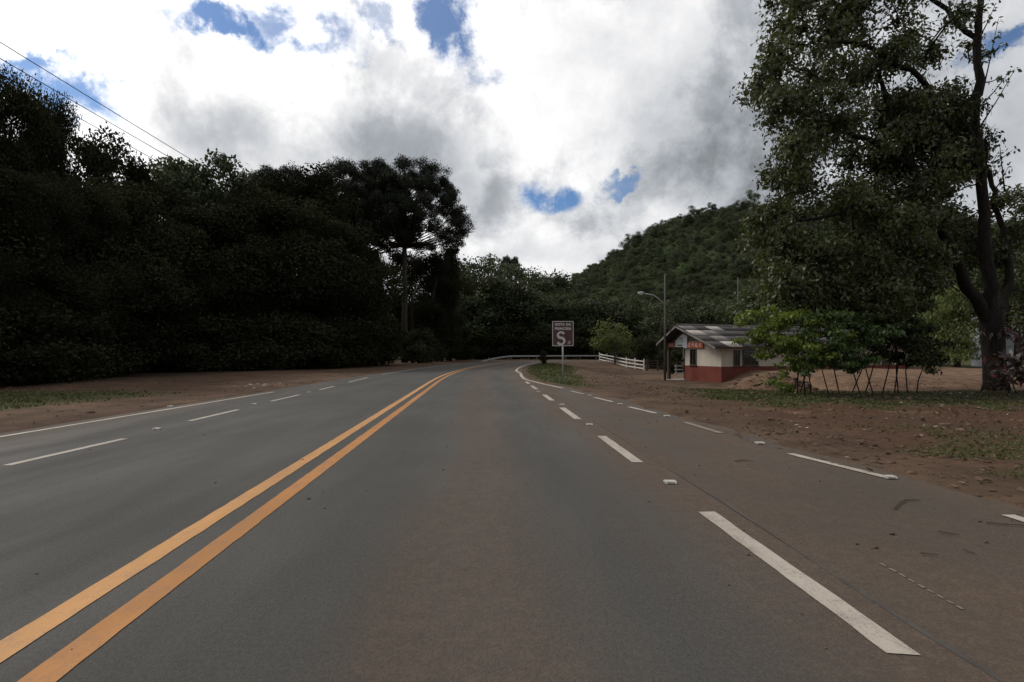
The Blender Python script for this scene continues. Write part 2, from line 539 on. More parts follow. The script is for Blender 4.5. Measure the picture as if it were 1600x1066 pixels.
def asphalt(name, base1, base2, dust_amt, bay):
    m, t, b = mat(name, 0.85, 0.2)
    p = pos(t)
    uv = t.new('ShaderNodeUVMap').outputs[0]
    s = t.new('ShaderNodeSeparateXYZ')
    t.l.new(uv, s.inputs[0])
    lat = s.outputs[0]
    stretch = t.vmath('MULTIPLY', p, (1.0, 0.16, 1.0))
    n0 = t.noise(p, 0.35, 4, 0.55)
    n1 = t.noise(stretch, 1.3, 5, 0.6)
    n2 = t.noise(p, 9.0, 6, 0.75)
    n3 = t.noise(p, 150.0, 2, 0.8)
    vor = t.new('ShaderNodeTexVoronoi')
    vor.inputs['Scale'].default_value = 95.0
    t.l.new(p, vor.inputs['Vector'])
    col = t.mix(t.step(n0, 0.3, 0.7), base1, base2)
    col = t.mix(t.math('MULTIPLY', t.step(n2, 0.52, 0.8), 0.35), col, (0.040, 0.036, 0.032))
    # brown soil dust carried by tyres
    if bay:
        d = t.math('MULTIPLY', t.step(n1, 0.30, 0.72, 0.25, 1.0), t.step(n0, 0.34, 0.62, 0.45, 1.1))
    else:
        wl = t.math('ADD', lat, t.math('MULTIPLY', t.math('SUBTRACT', n1, 0.5), 1.6))
        d1 = t.math('MULTIPLY', t.step(wl, 1.15, 1.75), t.step(wl, 2.75, 2.0))
        d2 = t.step(wl, 2.7, 3.9)
        d3 = t.math('MULTIPLY', t.step(wl, -3.9, -5.2), 0.45)
        d = t.math('ADD', t.math('MULTIPLY', d1, 0.55), t.math('ADD', t.math('MULTIPLY', d2, 0.85), d3))
    d = t.math('MULTIPLY', t.math('MULTIPLY', d, dust_amt), t.step(n2, 0.2, 0.75, 0.75, 1.0), clamp=True)
    col = t.mix(d, col, t.mix(t.step(n2, 0.35, 0.7), (0.070, 0.043, 0.027), (0.104, 0.068, 0.044)))
    # wheel tracks of rolled, darker asphalt
    if not bay:
        tr = t.math('ADD', t.math('MULTIPLY', t.step(t.math('ABSOLUTE', t.math('SUBTRACT', lat, 2.85)), 0.55, 0.1), 0.22),
                    t.math('MULTIPLY', t.step(t.math('ABSOLUTE', t.math('SUBTRACT', lat, 1.0)), 0.5, 0.1), 0.16))
        col = t.mix(t.math('MULTIPLY', tr, t.step(n1, 0.3, 0.6)), col, (0.034, 0.033, 0.034))
    col = t.mix(t.math('MULTIPLY', t.step(n3, 0.5, 0.75), 0.28), col, (0.15, 0.135, 0.12))
    col = t.mix(t.math('MULTIPLY', t.step(vor.outputs['Distance'], 0.35, 0.6), 0.35), col, (0.035, 0.033, 0.032))
    vc = t.new('ShaderNodeTexVoronoi', feature='DISTANCE_TO_EDGE')
    vc.inputs['Scale'].default_value = 0.42
    t.l.new(t.vmath('ADD', p, t.vmath('MULTIPLY', t.noise(p, 2.2, 6, 0.7, color=True), (0.9, 0.9, 0.0))), vc.inputs['Vector'])
    crack = t.math('MULTIPLY', t.step(vc.outputs['Distance'], 0.006, 0.0015), t.step(t.noise(p, 0.22, 2), 0.56, 0.64))
    col = t.mix(t.math('MULTIPLY', crack, 0.55), col, (0.022, 0.020, 0.018))
    spot = t.step(t.noise(p, 3.1, 3, 0.5), 0.70, 0.78)
    col = t.mix(t.math('MULTIPLY', spot, 0.35), col, (0.028, 0.027, 0.026))
    n4 = t.noise(p, 42.0, 3, 0.75)
    col = t.mix(t.step(n4, 0.38, 0.62), t.mix(1.0, col, (0.86, 0.86, 0.86), 'MULTIPLY'), t.mix(1.0, col, (1.08, 1.075, 1.06), 'MULTIPLY'))
    t.l.new(col, b.inputs['Base Color'])
    t.l.new(t.step(n1, 0.3, 0.7, 0.72, 0.92), b.inputs['Roughness'])
    bump(t, b, t.math('ADD', t.math('MULTIPLY', n3, 0.6), t.math('ADD', vor.outputs['Distance'], t.math('MULTIPLY', n2, 0.8))), 0.35, 0.006)
    return m


M['asphalt'] = asphalt('asphalt', (0.043, 0.0405, 0.0365), (0.058, 0.055, 0.050), 1.0, False)
M['asphalt_bay'] = asphalt('asphalt_bay', (0.050, 0.041, 0.031), (0.066, 0.053, 0.041), 1.1, True)


def paint(name, c1, c2, worn, amount):
    m, t, b = mat(name, 0.7, 0.3)
    p = pos(t)
    n = t.noise(p, 5.0, 7, 0.7)
    n2 = t.noise(p, 60.0, 4, 0.75)
    n3 = t.noise(t.vmath('MULTIPLY', p, (1, 0.2, 1)), 2.0, 5, 0.6)
    col = t.mix(t.step(n3, 0.3, 0.7), c1, c2)
    chip = t.step(t.math('ADD', t.math('MULTIPLY', n, 0.5), t.math('MULTIPLY', n2, 0.5)), 0.49, 0.62)
    col = t.mix(t.math('MULTIPLY', chip, amount), col, worn)
    dirt = t.math('MULTIPLY', t.step(t.noise(p, 1.1, 6, 0.65), 0.40, 0.68), t.step(n, 0.3, 0.65))
    col = t.mix(t.math('MULTIPLY', dirt, 0.55), col, t.mix(0.5, col, worn))
    streak = t.step(t.noise(t.vmath('MULTIPLY', p, (9, 1.2, 1)), 5.0, 4, 0.7), 0.56, 0.70)
    col = t.mix(t.math('MULTIPLY', streak, amount * 0.6), col, worn)
    t.l.new(col, b.inputs['Base Color'])
    bump(t, b, n2, 0.3, 0.004)
    return m


M['paint_white'] = paint('paint_white', (0.25, 0.215, 0.178), (0.35, 0.31, 0.265), (0.13, 0.105, 0.088), 0.65)
M['paint_faded'] = paint('paint_faded', (0.15, 0.125, 0.105), (0.23, 0.195, 0.165), (0.10, 0.08, 0.066), 0.85)
M['paint_yellow_pale'] = paint('paint_yellow_pale', (0.33, 0.158, 0.044), (0.41, 0.205, 0.065), (0.22, 0.125, 0.07), 0.7)
M['paint_yellow_deep'] = paint('paint_yellow_deep', (0.26, 0.106, 0.018), (0.34, 0.142, 0.032), (0.18, 0.095, 0.05), 0.75)

# ------------------------------------------------------------------ road axis
axis = []


def build_axis():
    x, y, h = -1.9 + 0.065 * 30, -30.0, -0.065
    ds = 0.5
    while len(axis) < 420:
        axis.append((x, y, h))
        k = 0.0 if y < 22 else (0.0061 if h < 0.20 else (1 / 17.0 if h < 1.42 else 0.0))
        h += k * ds
        x += math.sin(h) * ds
        y += math.cos(h) * ds


build_axis()
AX = np.array(axis)


def axis_at_y(y):
    return np.interp(y, AX[:300, 1], AX[:300, 0])


def lat_of(x, y):
    """signed sideways distance from the centre line (right positive) and station index"""
    x, y = np.asarray(x, float).ravel(), np.asarray(y, float).ravel()
    out, idx = np.empty(len(x)), np.empty(len(x), int)
    for i in range(0, len(x), 20000):
        dx = x[i:i + 20000, None] - AX[None, :, 0]
        dy = y[i:i + 20000, None] - AX[None, :, 1]
        j = np.argmin(dx * dx + dy * dy, axis=1)
        r = np.arange(len(j))
        h = AX[j, 2]
        out[i:i + 20000] = dx[r, j] * np.cos(h) - dy[r, j] * np.sin(h)
        idx[i:i + 20000] = j
    return out, idx


ROAD_L = np.interp(AX[:, 1], [-30, 8, 15.7, 24, 31, 46, 60], [6.3, 5.75, 5.2, 4.75, 4.45, 4.2, 4.2])
ROAD_R = np.interp(AX[:, 1], [-30, 0, 20, 26, 60], [3.7, 3.93, 4.2, 4.35, 4.3])
ROAD_L[AX[:, 2] > 0.3] = 4.2
ROAD_R[AX[:, 2] > 0.3] = 4.0
BAY_Y = np.array([-30, 2, 4, 5.4, 6.66, 9, 11.7, 14.8, 18.7, 21.5, 23.5, 25])
BAY_X = np.array([5.6, 4.45, 4.28, 4.12, 3.87, 3.52, 3.12, 2.82, 2.08, 1.42, 0.98, 0.4])


def asph_dist(x, y):
    """distance outside the asphalt (negative inside)"""
    lat, j = lat_of(x, y)
    d = np.maximum(lat - ROAD_R[j], -lat - ROAD_L[j])
    y = np.asarray(y, float).ravel()
    bx = np.asarray(x, float).ravel() - np.interp(y, BAY_Y, BAY_X)
    bay = np.where((y < 24.5) & (lat > 0), bx, 99.0)
    return np.minimum(d, bay)


def height(x, y):
    x, y = np.asarray(x, float), np.asarray(y, float)
    shp = x.shape
    dep = (0.60 + 0.16 * sm(y, 38, 52)) * sm(x, 4.0, 9.5) * sm(y, 16, 26) * (1 - sm(y, 54, 71)) * (1 - sm(x, 19, 25) * sm(y, 36, 40))
    z = -dep
    edge = 12.6 + 0.10 * np.clip(32 - y, 0, 20)
    pl = sm(x, edge - 0.2, edge + 2.6) * sm(y, 20.0, 24.0) * (1 - sm(y, 38, 46))
    z = z + (dep + 0.15 + 0.22 * (fbm(x, y, 2.6) - 0.5)) * pl
    mr = np.hypot((x - 11.9) / 2.1, (y - 24.3) / 2.3)
    z = z + 0.85 * np.clip(1 - mr * mr, 0, 1) ** 1.3 * (0.75 + 0.5 * fbm(x, y, 0.8))
    # embankments: left wooded slope and hill behind
    d = asph_dist(x, y).reshape(shp)
    far = sm(np.hypot(x, y), 60, 130)
    z = z + (fbm(x, y, 1.6) - 0.5) * 0.10 * sm(d, 0.2, 2.0) + (fbm(x + 50, y, 9.0, 2) - 0.5) * 0.5 * sm(d, 3, 9) * (0.15 + 0.85 * far)
    z = z + 0.14 * np.clip(-26 - x, 0, 60) * sm(y, -10, 12)
    lip = -0.10 + 0.115 * sm(d + (fbm(x, y, 0.9) - 0.5) * 0.55, -0.22, 0.16)
    return z + lip


# ------------------------------------------------------------------ ground sheets
def spaced(parts):
    out = []
    for a, b_, s in parts:
        out += list(np.arange(a, b_, s))
    return np.array(out)


gx = spaced([(-900, -120, 60), (-120, -40, 4), (-40, -12, 0.8), (-12, -6, 0.25), (-6, 0.4, 0.6), (0.4, 8.0, 0.14), (8, 22, 0.25), (22, 45, 1.0), (45, 140, 4), (140, 901, 60)])
gy = spaced([(-60, 0, 4), (0, 3.0, 0.5), (3, 14, 0.14), (14, 30, 0.22), (30, 62, 0.5), (62, 110, 1.2), (110, 200, 6), (200, 1500, 60)])
XX, YY = np.meshgrid(gx, gy)
ZZ = height(XX, YY)
DD = asph_dist(XX, YY).reshape(XX.shape)
LAT = lat_of(XX, YY)[0].reshape(XX.shape)
nz = fbm(XX, YY, 2.2)
nz2 = fbm(XX + 31, YY - 11, 0.7)


def band(v, a, b_, s):
    return sm(v, a - s, a + s) * (1 - sm(v, b_ - s, b_ + s))


jx, jy = XX + (nz - 0.5) * 2.4, YY + (nz2 - 0.5) * 1.8 + (nz - 0.5) * 2.0
island = sm(DD + (nz2 - .5) * .4, 0.15, 0.6) * (1 - sm(jx, 2.3 + 0.085 * (jy - 20), 3.2 + 0.085 * (jy - 20))) * band(YY, 19.3, 58, 0.9) * (LAT > 0)
nz3 = fbm(XX - 7, YY + 3, 3.4, 5)
lawn = band(jy + (nz3 - .5) * 5.0, 11.9, 19.0, 0.9) * sm(jx, 5.3, 7.4) * sm(nz2, .22, .5)
tuft = 0.55 * band(jy, 2.0, 8.4, 1.2) * sm(jx, 4.5, 5.6)
rightfar = sm(jy, 37.5, 39.5) * sm(jx, 17, 22)
leftg = band(jy, 10.2, 16.5, 0.8) * (1 - sm(jx, -12.2, -10.2))
farg = sm(np.hypot(XX, YY), 85, 110)
GRASS = np.clip(np.maximum.reduce([island, lawn, tuft * sm(nz2, .35, .6), rightfar, leftg, farg * 0.7]), 0, 1)
RED = np.clip(band(jy, 5.5, 12.6, 0.8) * sm(jx, 3.8, 6.0) * 0.9 + 0.35 * band(jy, 12, 24, 2) * sm(jx, 3.5, 5) + 0.3 * (LAT < 0), 0, 1)
PALE = np.clip(0.9 * band(jy, 21.4, 37, 0.7) * sm(XX, 12.5, 14.5) + 0.9 * np.clip(1 - np.hypot((XX - 11.9) / 2.2, (YY - 24.3) / 2.4), 0, 1) ** 0.4  # bank behind the shrubs: sunlight painted in as paler soil
               + 0.35 * band(jy, 28, 62, 3) * sm(jx, 3, 5) * (nz > .5) + 0.40 * sm(nz, .5, .66) * (LAT < 0)
               + 0.55 * sm(nz2, .55, .7) * band(jy, 11.4, 12.6, .5) * band(XX, 5.2, 10, .6), 0, 1)
LITTER_SHADE = np.clip(band(jy, 13.6, 20.9, 0.9) * sm(jx, 7.6, 9.8) + sm(-XX, 15.5, 18.5) * (YY > 14) * (1 - leftg) * sm(jy, 19, 24), 0, 1) * 0.9  # leaf layer under the shrubs, widened to paint the big tree's shadow
ny, nx = XX.shape
idx = np.arange(nx * ny).reshape(ny, nx)
quads = np.stack([idx[:-1, :-1], idx[:-1, 1:], idx[1:, 1:], idx[1:, :-1]], -1).reshape(-1, 4)
qc = lambda A: (A[:-1, :-1] + A[1:, 1:]).ravel() / 2
cx, cy, cd, cl = qc(XX), qc(YY), qc(DD), qc(LAT)
cg = qc(GRASS)
keep = cd > -0.9
region = np.zeros(len(quads), int)                                     # 0 ground
region[(cl > 0) & (cd < 40) & (cx < 12.4) & (cx > 0.5) & (cy > 12.5) & (cy < 76) & (cg < 0.5)] = 1     # dirt driveway
region[(cl > 0) & (cx > 3.4) & (cx < 24) & (cy > 2) & (cy <= 12.5) & (cg < 0.6)] = 2                   # dirt verge
region[(cl < 0) & (cx > -24) & (cy > 2) & (cy < 40) & (cx < -5) & (cg < 0.5)] = 3                      # dirt layby
region[(cl > 0) & (cx > 8.2) & (cy > 21.5) & (cx > 9.6) & (np.hypot((cx - 11.9) / 2.2, (cy - 24.3) / 2.4) < 1)] = 4
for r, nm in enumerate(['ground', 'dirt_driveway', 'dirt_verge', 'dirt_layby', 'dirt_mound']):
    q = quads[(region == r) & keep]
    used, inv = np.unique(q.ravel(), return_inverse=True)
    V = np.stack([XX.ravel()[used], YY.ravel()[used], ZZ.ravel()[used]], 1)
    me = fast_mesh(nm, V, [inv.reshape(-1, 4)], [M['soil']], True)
    for an, A in (('grass', GRASS), ('red', RED), ('pale', PALE), ('litter_shade', LITTER_SHADE)):
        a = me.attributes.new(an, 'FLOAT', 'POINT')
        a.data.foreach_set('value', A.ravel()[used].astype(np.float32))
    o = link(nm, me)
    o['kind'] = 'structure'


def hgt(x, y):
    return float(height(np.array([x]), np.array([y]))[0])


# ------------------------------------------------------------------ road, bay and markings
def strip(name, stations, lo, hi, cols, m, z=0.0, parent=None):
    """asphalt strip along the axis between sideways offsets lo and hi (arrays)"""
    V, UV = [], []
    for k, j in enumerate(stations):
        x, y, h = AX[j]
        for c in range(cols + 1):
            o = lo[k] + (hi[k] - lo[k]) * c / cols
            V.append((x + math.cos(h) * o, y - math.sin(h) * o, z))
            UV.append((o, j * 0.5))
    n = len(stations)
    a = np.arange(n * (cols + 1)).reshape(n, cols + 1)
    q = np.stack([a[:-1, :-1], a[:-1, 1:], a[1:, 1:], a[1:, :-1]], -1).reshape(-1, 4)
    me = fast_mesh(name, V, [q], [m])
    ul = me.uv_layers.new(name='UVMap')
    li = np.empty(len(me.loops), np.int32)
    me.loops.foreach_get('vertex_index', li)
    ul.data.foreach_set('uv', np.array(UV, np.float32)[li].ravel())
    return link(name, me, parent)


st = list(range(0, len(AX)))
road = strip('road', st, -ROAD_L, ROAD_R, 16, M['asphalt'])
road['kind'] = 'structure'

# the bay beside the main lane: a sheet of its own, a paving seam left between them
bw = MB()
ys = np.concatenate([np.arange(-30, 0, 2), np.arange(0, 24.4, 0.4)])
V, UV = [], []
for y in ys:
    j = int(np.argmin(np.abs(AX[:200, 1] - y)))
    xi = AX[j, 0] + ROAD_R[j] - 0.12
    xo = max(np.interp(y, BAY_Y, BAY_X) + 0.25, xi + 0.02)
    for c in range(9):
        x = xi + (xo - xi) * c / 8
        V.append((x, y, -0.004))
        UV.append((x - AX[j, 0], y))
a = np.arange(len(ys) * 9).reshape(len(ys), 9)
q = np.stack([a[:-1, :-1], a[:-1, 1:], a[1:, 1:], a[1:, :-1]], -1).reshape(-1, 4)
me = fast_mesh('bus_bay', V, [q], [M['asphalt_bay']])
ul = me.uv_layers.new(name='UVMap')
li = np.empty(len(me.loops), np.int32)
me.loops.foreach_get('vertex_index', li)
ul.data.foreach_set('uv', np.array(UV, np.float32)[li].ravel())
bay = link('bus_bay', me)
bay['kind'] = 'structure'
# dark bitumen seam strip
sv = []
for y in np.arange(-4, 22, 0.25):
    j = int(np.argmin(np.abs(AX[:200, 1] - y)))
    xs = np.interp(y, AX[:200, 1], AX[:200, 0] + ROAD_R[:200]) + 0.015 * math.sin(y * 1.7) + 0.02
    wd = 0.011 + 0.006 * math.sin(y * 3.1)
    sv.append([(xs - wd, y, 0.002), (xs + wd, y, 0.002)])
V = np.array(sv).reshape(-1, 3)
a = np.arange(len(V)).reshape(-1, 2)
M['seam'] = plain('seam', (0.035, 0.030, 0.027), (0.06, 0.052, 0.046), 4, 0.8, 0.3, 0.2, local=False)
link('paving_seam', fast_mesh('paving_seam', V, [np.stack([a[:-1, 0], a[:-1, 1], a[1:, 1], a[1:, 0]], -1)], [M['seam']]), road)


def ribbon(name, pts, width, m, parent, z=0.004, jag=0.004, chamfer=False):
    pts = [Vector((p[0], p[1], 0)) for p in pts]
    dense = []
    for a, b_ in zip(pts[:-1], pts[1:]):
        n = max(1, int((b_ - a).length / 0.12))
        for k in range(n):
            dense.append(a.lerp(b_, k / n))
    dense.append(pts[-1])
    V = []
    for k, p in enumerate(dense):
        t_ = (dense[min(k + 1, len(dense) - 1)] - dense[max(k - 1, 0)]).normalized()
        s = Vector((t_.y, -t_.x, 0))
        wl = width / 2 + random.uniform(-jag, jag)
        wr = width / 2 + random.uniform(-jag, jag)
        off = t_ * (0.012 if chamfer and k == 0 else 0)
        V.append(p - s * wl + off * 2 + Vector((0, 0, z)))
        V.append(p + s * wr + Vector((0, 0, z)))
    a = np.arange(len(V)).reshape(-1, 2)
    q = np.stack([a[:-1, 0], a[:-1, 1], a[1:, 1], a[1:, 0]], -1)
    return link(name, fast_mesh(name, V, [q], [m]), parent)


def along(off, j0, j1):
    return [(AX[j, 0] + math.cos(AX[j, 2]) * off, AX[j, 1] - math.sin(AX[j, 2]) * off) for j in range(j0, j1)]


o = ribbon('centre_line', along(-0.165, 50, len(AX)), 0.15, M['paint_yellow_pale'], road)
o['label'] = 'paler yellow line of the double centre line'
o = ribbon('centre_line', along(0.165, 50, len(AX)), 0.15, M['paint_yellow_deep'], road)
o['label'] = 'deeper orange yellow line of the double centre line'
XR = lambda d: 1.80 - 0.052 * d
for d0, d1 in ((-1.9, 0.1), (2.24, 4.26), (6.16, 8.1), (10.1, 12.2), (14.0, 15.9), (18.2, 20.2), (21.4, 22.8)):
    ribbon('lane_dash', [(XR(d0), d0), (XR(d1), d1)], 0.135, M['paint_white'], road, chamfer=d0 > 0)
# left dashes along the far lane, then solid
for a_, b_ in (((-5.74, 2.1), (-5.74, 4.0)), ((-5.78, 6.0), (-5.80, 7.85)), ((-6.06, 9.87), (-6.16, 11.8)), ((-6.33, 13.8), (-6.44, 15.9)), ((-6.60, 18.0), (-6.70, 19.8)), ((-7.0, 22.5), (-7.3, 26.5))):
    ribbon('lane_dash', [a_, b_], 0.11, M['paint_white'], road)
ribbon('edge_line', [(-7.45, 30.0), (-7.45, 33)] + [p_ for p_ in along(-3.75, 0, len(AX)) if p_[1] > 34], 0.11, M['paint_white'], road)
ribbon('edge_line', [(-7.95, -20), (-7.83, 8.0), (-7.75, 15.7), (-7.72, 17.0)], 0.11, M['paint_white'], road)
# bay edge on the right: broken near, solid round the island tip
for a_, b_, mm in (((1760, 865), (1575, 805), 'paint_white'), ((1385, 746), (1234, 709), 'paint_white'), ((1127, 677), (1070, 660), 'paint_faded'),
                   ((1025, 646), (983, 636), 'paint_white'), ((957, 628), (928, 621), 'paint_white'), ((912, 616), (892, 611), 'paint_white')):
    ribbon('bay_dash', [G(*a_), G(*b_)], 0.11, M[mm], bay)
tip = [G(880, 607), G(850, 600.5), G(824, 594), (0.57, 25.6), (0.50, 28.5), (0.53, 32)]
ribbon('edge_line', tip + [p_ for p_ in along(3.95, 0, len(AX)) if p_[1] > 35 and p_[0] > 0], 0.15, M['paint_white'], road, z=0.006)
# ghost of an old rubbed-out line on the bay
for k in range(9):
    u = k / 9
    a_ = (1375 + 135 * u, 880 + 75 * u)
    ribbon('worn_mark', [G(*a_), G(a_[0] + 9, a_[1] + 5.2)], 0.013, M['paint_faded'], bay, z=0.0015)


# reflective studs
def stud_meshes():
    b_ = MB()
    b_.prism([(-0.05, 0), (0.05, 0), (0.034, 0.020), (-0.034, 0.020)], -0.055, 0.055, 0)
    lens = MB().prism([(-0.0500, 0.0045), (-0.0405, 0.0150), (-0.0425, 0.0165), (-0.0525, 0.0045)], -0.038, 0.038, 0)
    return b_.mesh('stud_body', M['stud']), lens.mesh('stud_lens', M['reflector'])


sb, sl = stud_meshes()
studs = [((1047, 755), 'white road stud in the gap between the two nearest right lane dashes'),
         ((921, 664.5), 'road stud between the second and third right lane dashes'),
         ((878, 633), 'small road stud after the third right lane dash'),
         ((841, 612.5), 'far tiny road stud near the tip of the grass island'),
         ((1389, 747), 'road stud at the near end of the long bay edge dash by the leafy verge'),
         ((1187, 693.5), 'road stud between the faded bay dash and the long bay dash'),
         ((1042, 651), 'road stud on the bay edge just before the faded dash'),
         ((969, 632), 'road stud on the bay edge between two short white dashes'),
         ((921, 618.5), 'farthest road stud on the bay edge near the brown sign'),
         ((246, 671), 'road stud between the two nearest left lane dashes'),
         ((398, 632), 'road stud between the second and third left lane dashes'),
         ((483, 613.5), 'farthest road stud in the row of left lane dashes'),
         ((267, 635.5), 'road stud on the solid white left edge line')]
for (px, py), lb in studs:
    x, y = G(px, py)
    e = tag(empty('road_stud', (x, y, 0.004 if px < 1040 else 0.005), R(-3)), lb, 'road stud', 'road studs along the lane markings')
    link('body', sb, e)
    link('lens', sl, e)

# ------------------------------------------------------------------ leaves and trees
def leaf_quads(rng, centers, radii, counts, size, aspect=0.5, droop=0.25, shell=0.55, flat=0.35):
    """leaf-sized diamonds scattered through clumps; returns verts, quads"""
    Vs = []
    for c, r, n in zip(centers, radii, counts):
        n = int(n)
        if n <= 0:
            continue
        d = rng.normal(size=(n, 3))
        d /= np.linalg.norm(d, axis=1)[:, None] + 1e-9
        rr = rng.random(n) ** (1 - shell * 0.8) * (0.85 + 0.25 * rng.random(n))
        pnt = np.asarray(c)[None] + d * rr[:, None] * np.asarray(r)[None]
        nrm = d * 0.6 + rng.normal(size=(n, 3)) * 0.7 + np.array([0, 0, flat])
        nrm /= np.linalg.norm(nrm, axis=1)[:, None] + 1e-9
        ax = np.cross(nrm, rng.normal(size=(n, 3)))
        ax[:, 2] -= droop
        ax /= np.linalg.norm(ax, axis=1)[:, None] + 1e-9
        sd = np.cross(nrm, ax)
        s = size * (0.6 + 0.8 * rng.random(n))[:, None]
        sd = sd * s * aspect * 0.5
        Vs.append(np.stack([pnt, pnt + ax * s * 0.45 + sd, pnt + ax * s, pnt + ax * s * 0.45 - sd], 1))
    V = np.concatenate(Vs).reshape(-1, 3)
    return V, np.arange(len(V)).reshape(-1, 4)


def crown_clumps(rng, h0, h1, rad, n, rc, shape='round'):
    cs, rs = [], []
    for _ in range(n):
        u = rng.random()
        z = h0 + (h1 - h0) * u
        if shape == 'round':
            w_ = math.sqrt(max(0.05, 1 - ((u - 0.5) * 1.9) ** 2))
        elif shape == 'umbrella':
            w_ = 0.35 + 0.65 * math.sin(PI * min(1, u * 0.9 + 0.12)) ** 0.7
        else:
            w_ = 0.75 - 0.25 * u
        a = rng.random() * 2 * PI
        q_ = rad * w_ * math.sqrt(rng.random() * 0.85 + 0.15 * rng.random())
        k = rc * (0.6 + 0.8 * rng.random())
        cs.append((q_ * math.cos(a), q_ * math.sin(a), z))
        rs.append((k * 1.15, k * 1.15, k * 0.8))
    return cs, rs


def branchy(rng, h, trunk_r, cs, fork=0.45, bends=3, sides=7, limbs=14):
    b_ = MB()
    lean = rng.normal(size=2) * 0.04 * h
    pts, rad = [], []
    for k in range(6):
        u = k / 5
        pts.append((lean[0] * u * u + rng.normal() * 0.012 * h * (k > 0), lean[1] * u * u + rng.normal() * 0.012 * h * (k > 0), u * h * 0.86 - 0.35 * (k == 0)))
        rad.append(trunk_r * (1.25 if k == 0 else 1 - 0.78 * u))
    b_.tube(pts, rad, sides)
    order = rng.permutation(len(cs))[:limbs]
    for i in order:
        c = np.array(cs[i])
        u = min(0.95, max(fork, (c[2] / (h * 0.86)) * (0.55 + 0.2 * rng.random())))
        k = u * 5
        a_ = np.array(pts[int(k)]) * (1 - (k % 1)) + np.array(pts[min(5, int(k) + 1)]) * (k % 1)
        mid = (a_ + c) / 2 + rng.normal(size=3) * 0.05 * h + np.array([0, 0, -0.04 * h])
        r0 = trunk_r * (1 - 0.78 * u) * 0.55
        b_.tube([a_, mid, c], [r0, r0 * 0.6, r0 * 0.22], 5, False)
    return b_


KINDS = {}


def make_kind(key, seed, h, trunk_r, h0, rad, n, rc, shape, leaves, size, leafm, barkm, aspect=0.55, limbs=14, fork=0.4, droop=0.25, shell=0.6):
    rng = np.random.default_rng(seed)
    cs, rs = crown_clumps(rng, h0, h - rc * 0.6, rad, n, rc, shape)
    V, q_ = leaf_quads(rng, cs, rs, [leaves / n * (0.6 + 0.8 * rng.random()) for _ in cs], size, aspect, droop, shell)
    crown = fast_mesh(key + '_crown', V, [q_], [M[leafm]])
    trunk = branchy(rng, h, trunk_r, cs, fork, limbs=limbs).mesh(key + '_trunk', M[barkm], True)
    top = float(np.percentile(V[:, 2], 99.5))
    KINDS[key] = (crown, trunk, top)


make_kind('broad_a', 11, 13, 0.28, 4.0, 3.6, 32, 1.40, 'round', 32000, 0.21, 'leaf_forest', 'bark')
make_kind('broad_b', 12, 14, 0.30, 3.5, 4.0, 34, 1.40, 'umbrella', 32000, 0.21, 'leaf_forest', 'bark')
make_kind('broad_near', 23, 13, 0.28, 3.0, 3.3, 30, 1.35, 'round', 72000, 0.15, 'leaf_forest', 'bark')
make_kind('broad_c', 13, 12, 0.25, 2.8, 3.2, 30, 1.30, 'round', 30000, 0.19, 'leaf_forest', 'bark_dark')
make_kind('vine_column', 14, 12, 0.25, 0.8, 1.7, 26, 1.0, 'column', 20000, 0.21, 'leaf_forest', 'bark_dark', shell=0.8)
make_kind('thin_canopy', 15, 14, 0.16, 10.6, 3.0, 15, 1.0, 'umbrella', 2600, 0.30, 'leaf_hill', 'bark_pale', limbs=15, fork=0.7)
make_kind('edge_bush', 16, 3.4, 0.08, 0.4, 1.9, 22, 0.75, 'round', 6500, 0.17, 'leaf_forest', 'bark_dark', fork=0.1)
make_kind('hill_a', 17, 11, 0.22, 3.0, 3.6, 30, 1.3, 'round', 8000, 0.30, 'leaf_hill', 'bark')
make_kind('hill_b', 18, 12, 0.22, 3.4, 4.2, 30, 1.35, 'umbrella', 8000, 0.30, 'leaf_hill', 'bark')
make_kind('hill_c', 19, 9, 0.18, 2.0, 2.9, 24, 1.1, 'round', 6500, 0.28, 'leaf_hill', 'bark')
make_kind('olive_small', 20, 4.6, 0.09, 1.2, 1.9, 26, 0.62, 'round', 3400, 0.20, 'leaf_olive', 'bark_pale', limbs=18, fork=0.15)
make_kind('bright_small', 21, 7.0, 0.12, 1.0, 3.0, 30, 1.0, 'round', 5200, 0.26, 'leaf_shrub', 'bark', fork=0.15)
make_kind('weeping', 22, 7.5, 0.16, 0.9, 2.1, 34, 0.9, 'column', 7200, 0.30, 'leaf_olive', 'bark', aspect=0.28, droop=2.2, fork=0.2)


def place(key, name, x, y, top_z, label, cat, group=None, wide=1.0, rz=None, trunk=True):
    crown, tr, top = KINDS[key]
    z = hgt(x, y)
    s = (top_z - z) / top
    e = empty(name, (x, y, z), random.uniform(0, 6.28) if rz is None else rz)
    e.scale = (s * wide, s * wide, s)
    tag(e, label, cat, group)
    link('crown', crown, e)
    if trunk:
        link('trunk', tr, e)
    return e


def place_px(key, name, px, d, ty, label, cat='tree', group=None, wide=1.0, rz=None):
    return place(key, name, (px - 800) / F * d, d, CAM_H + (550 - ty) / F * d, label, cat, group, wide, rz)


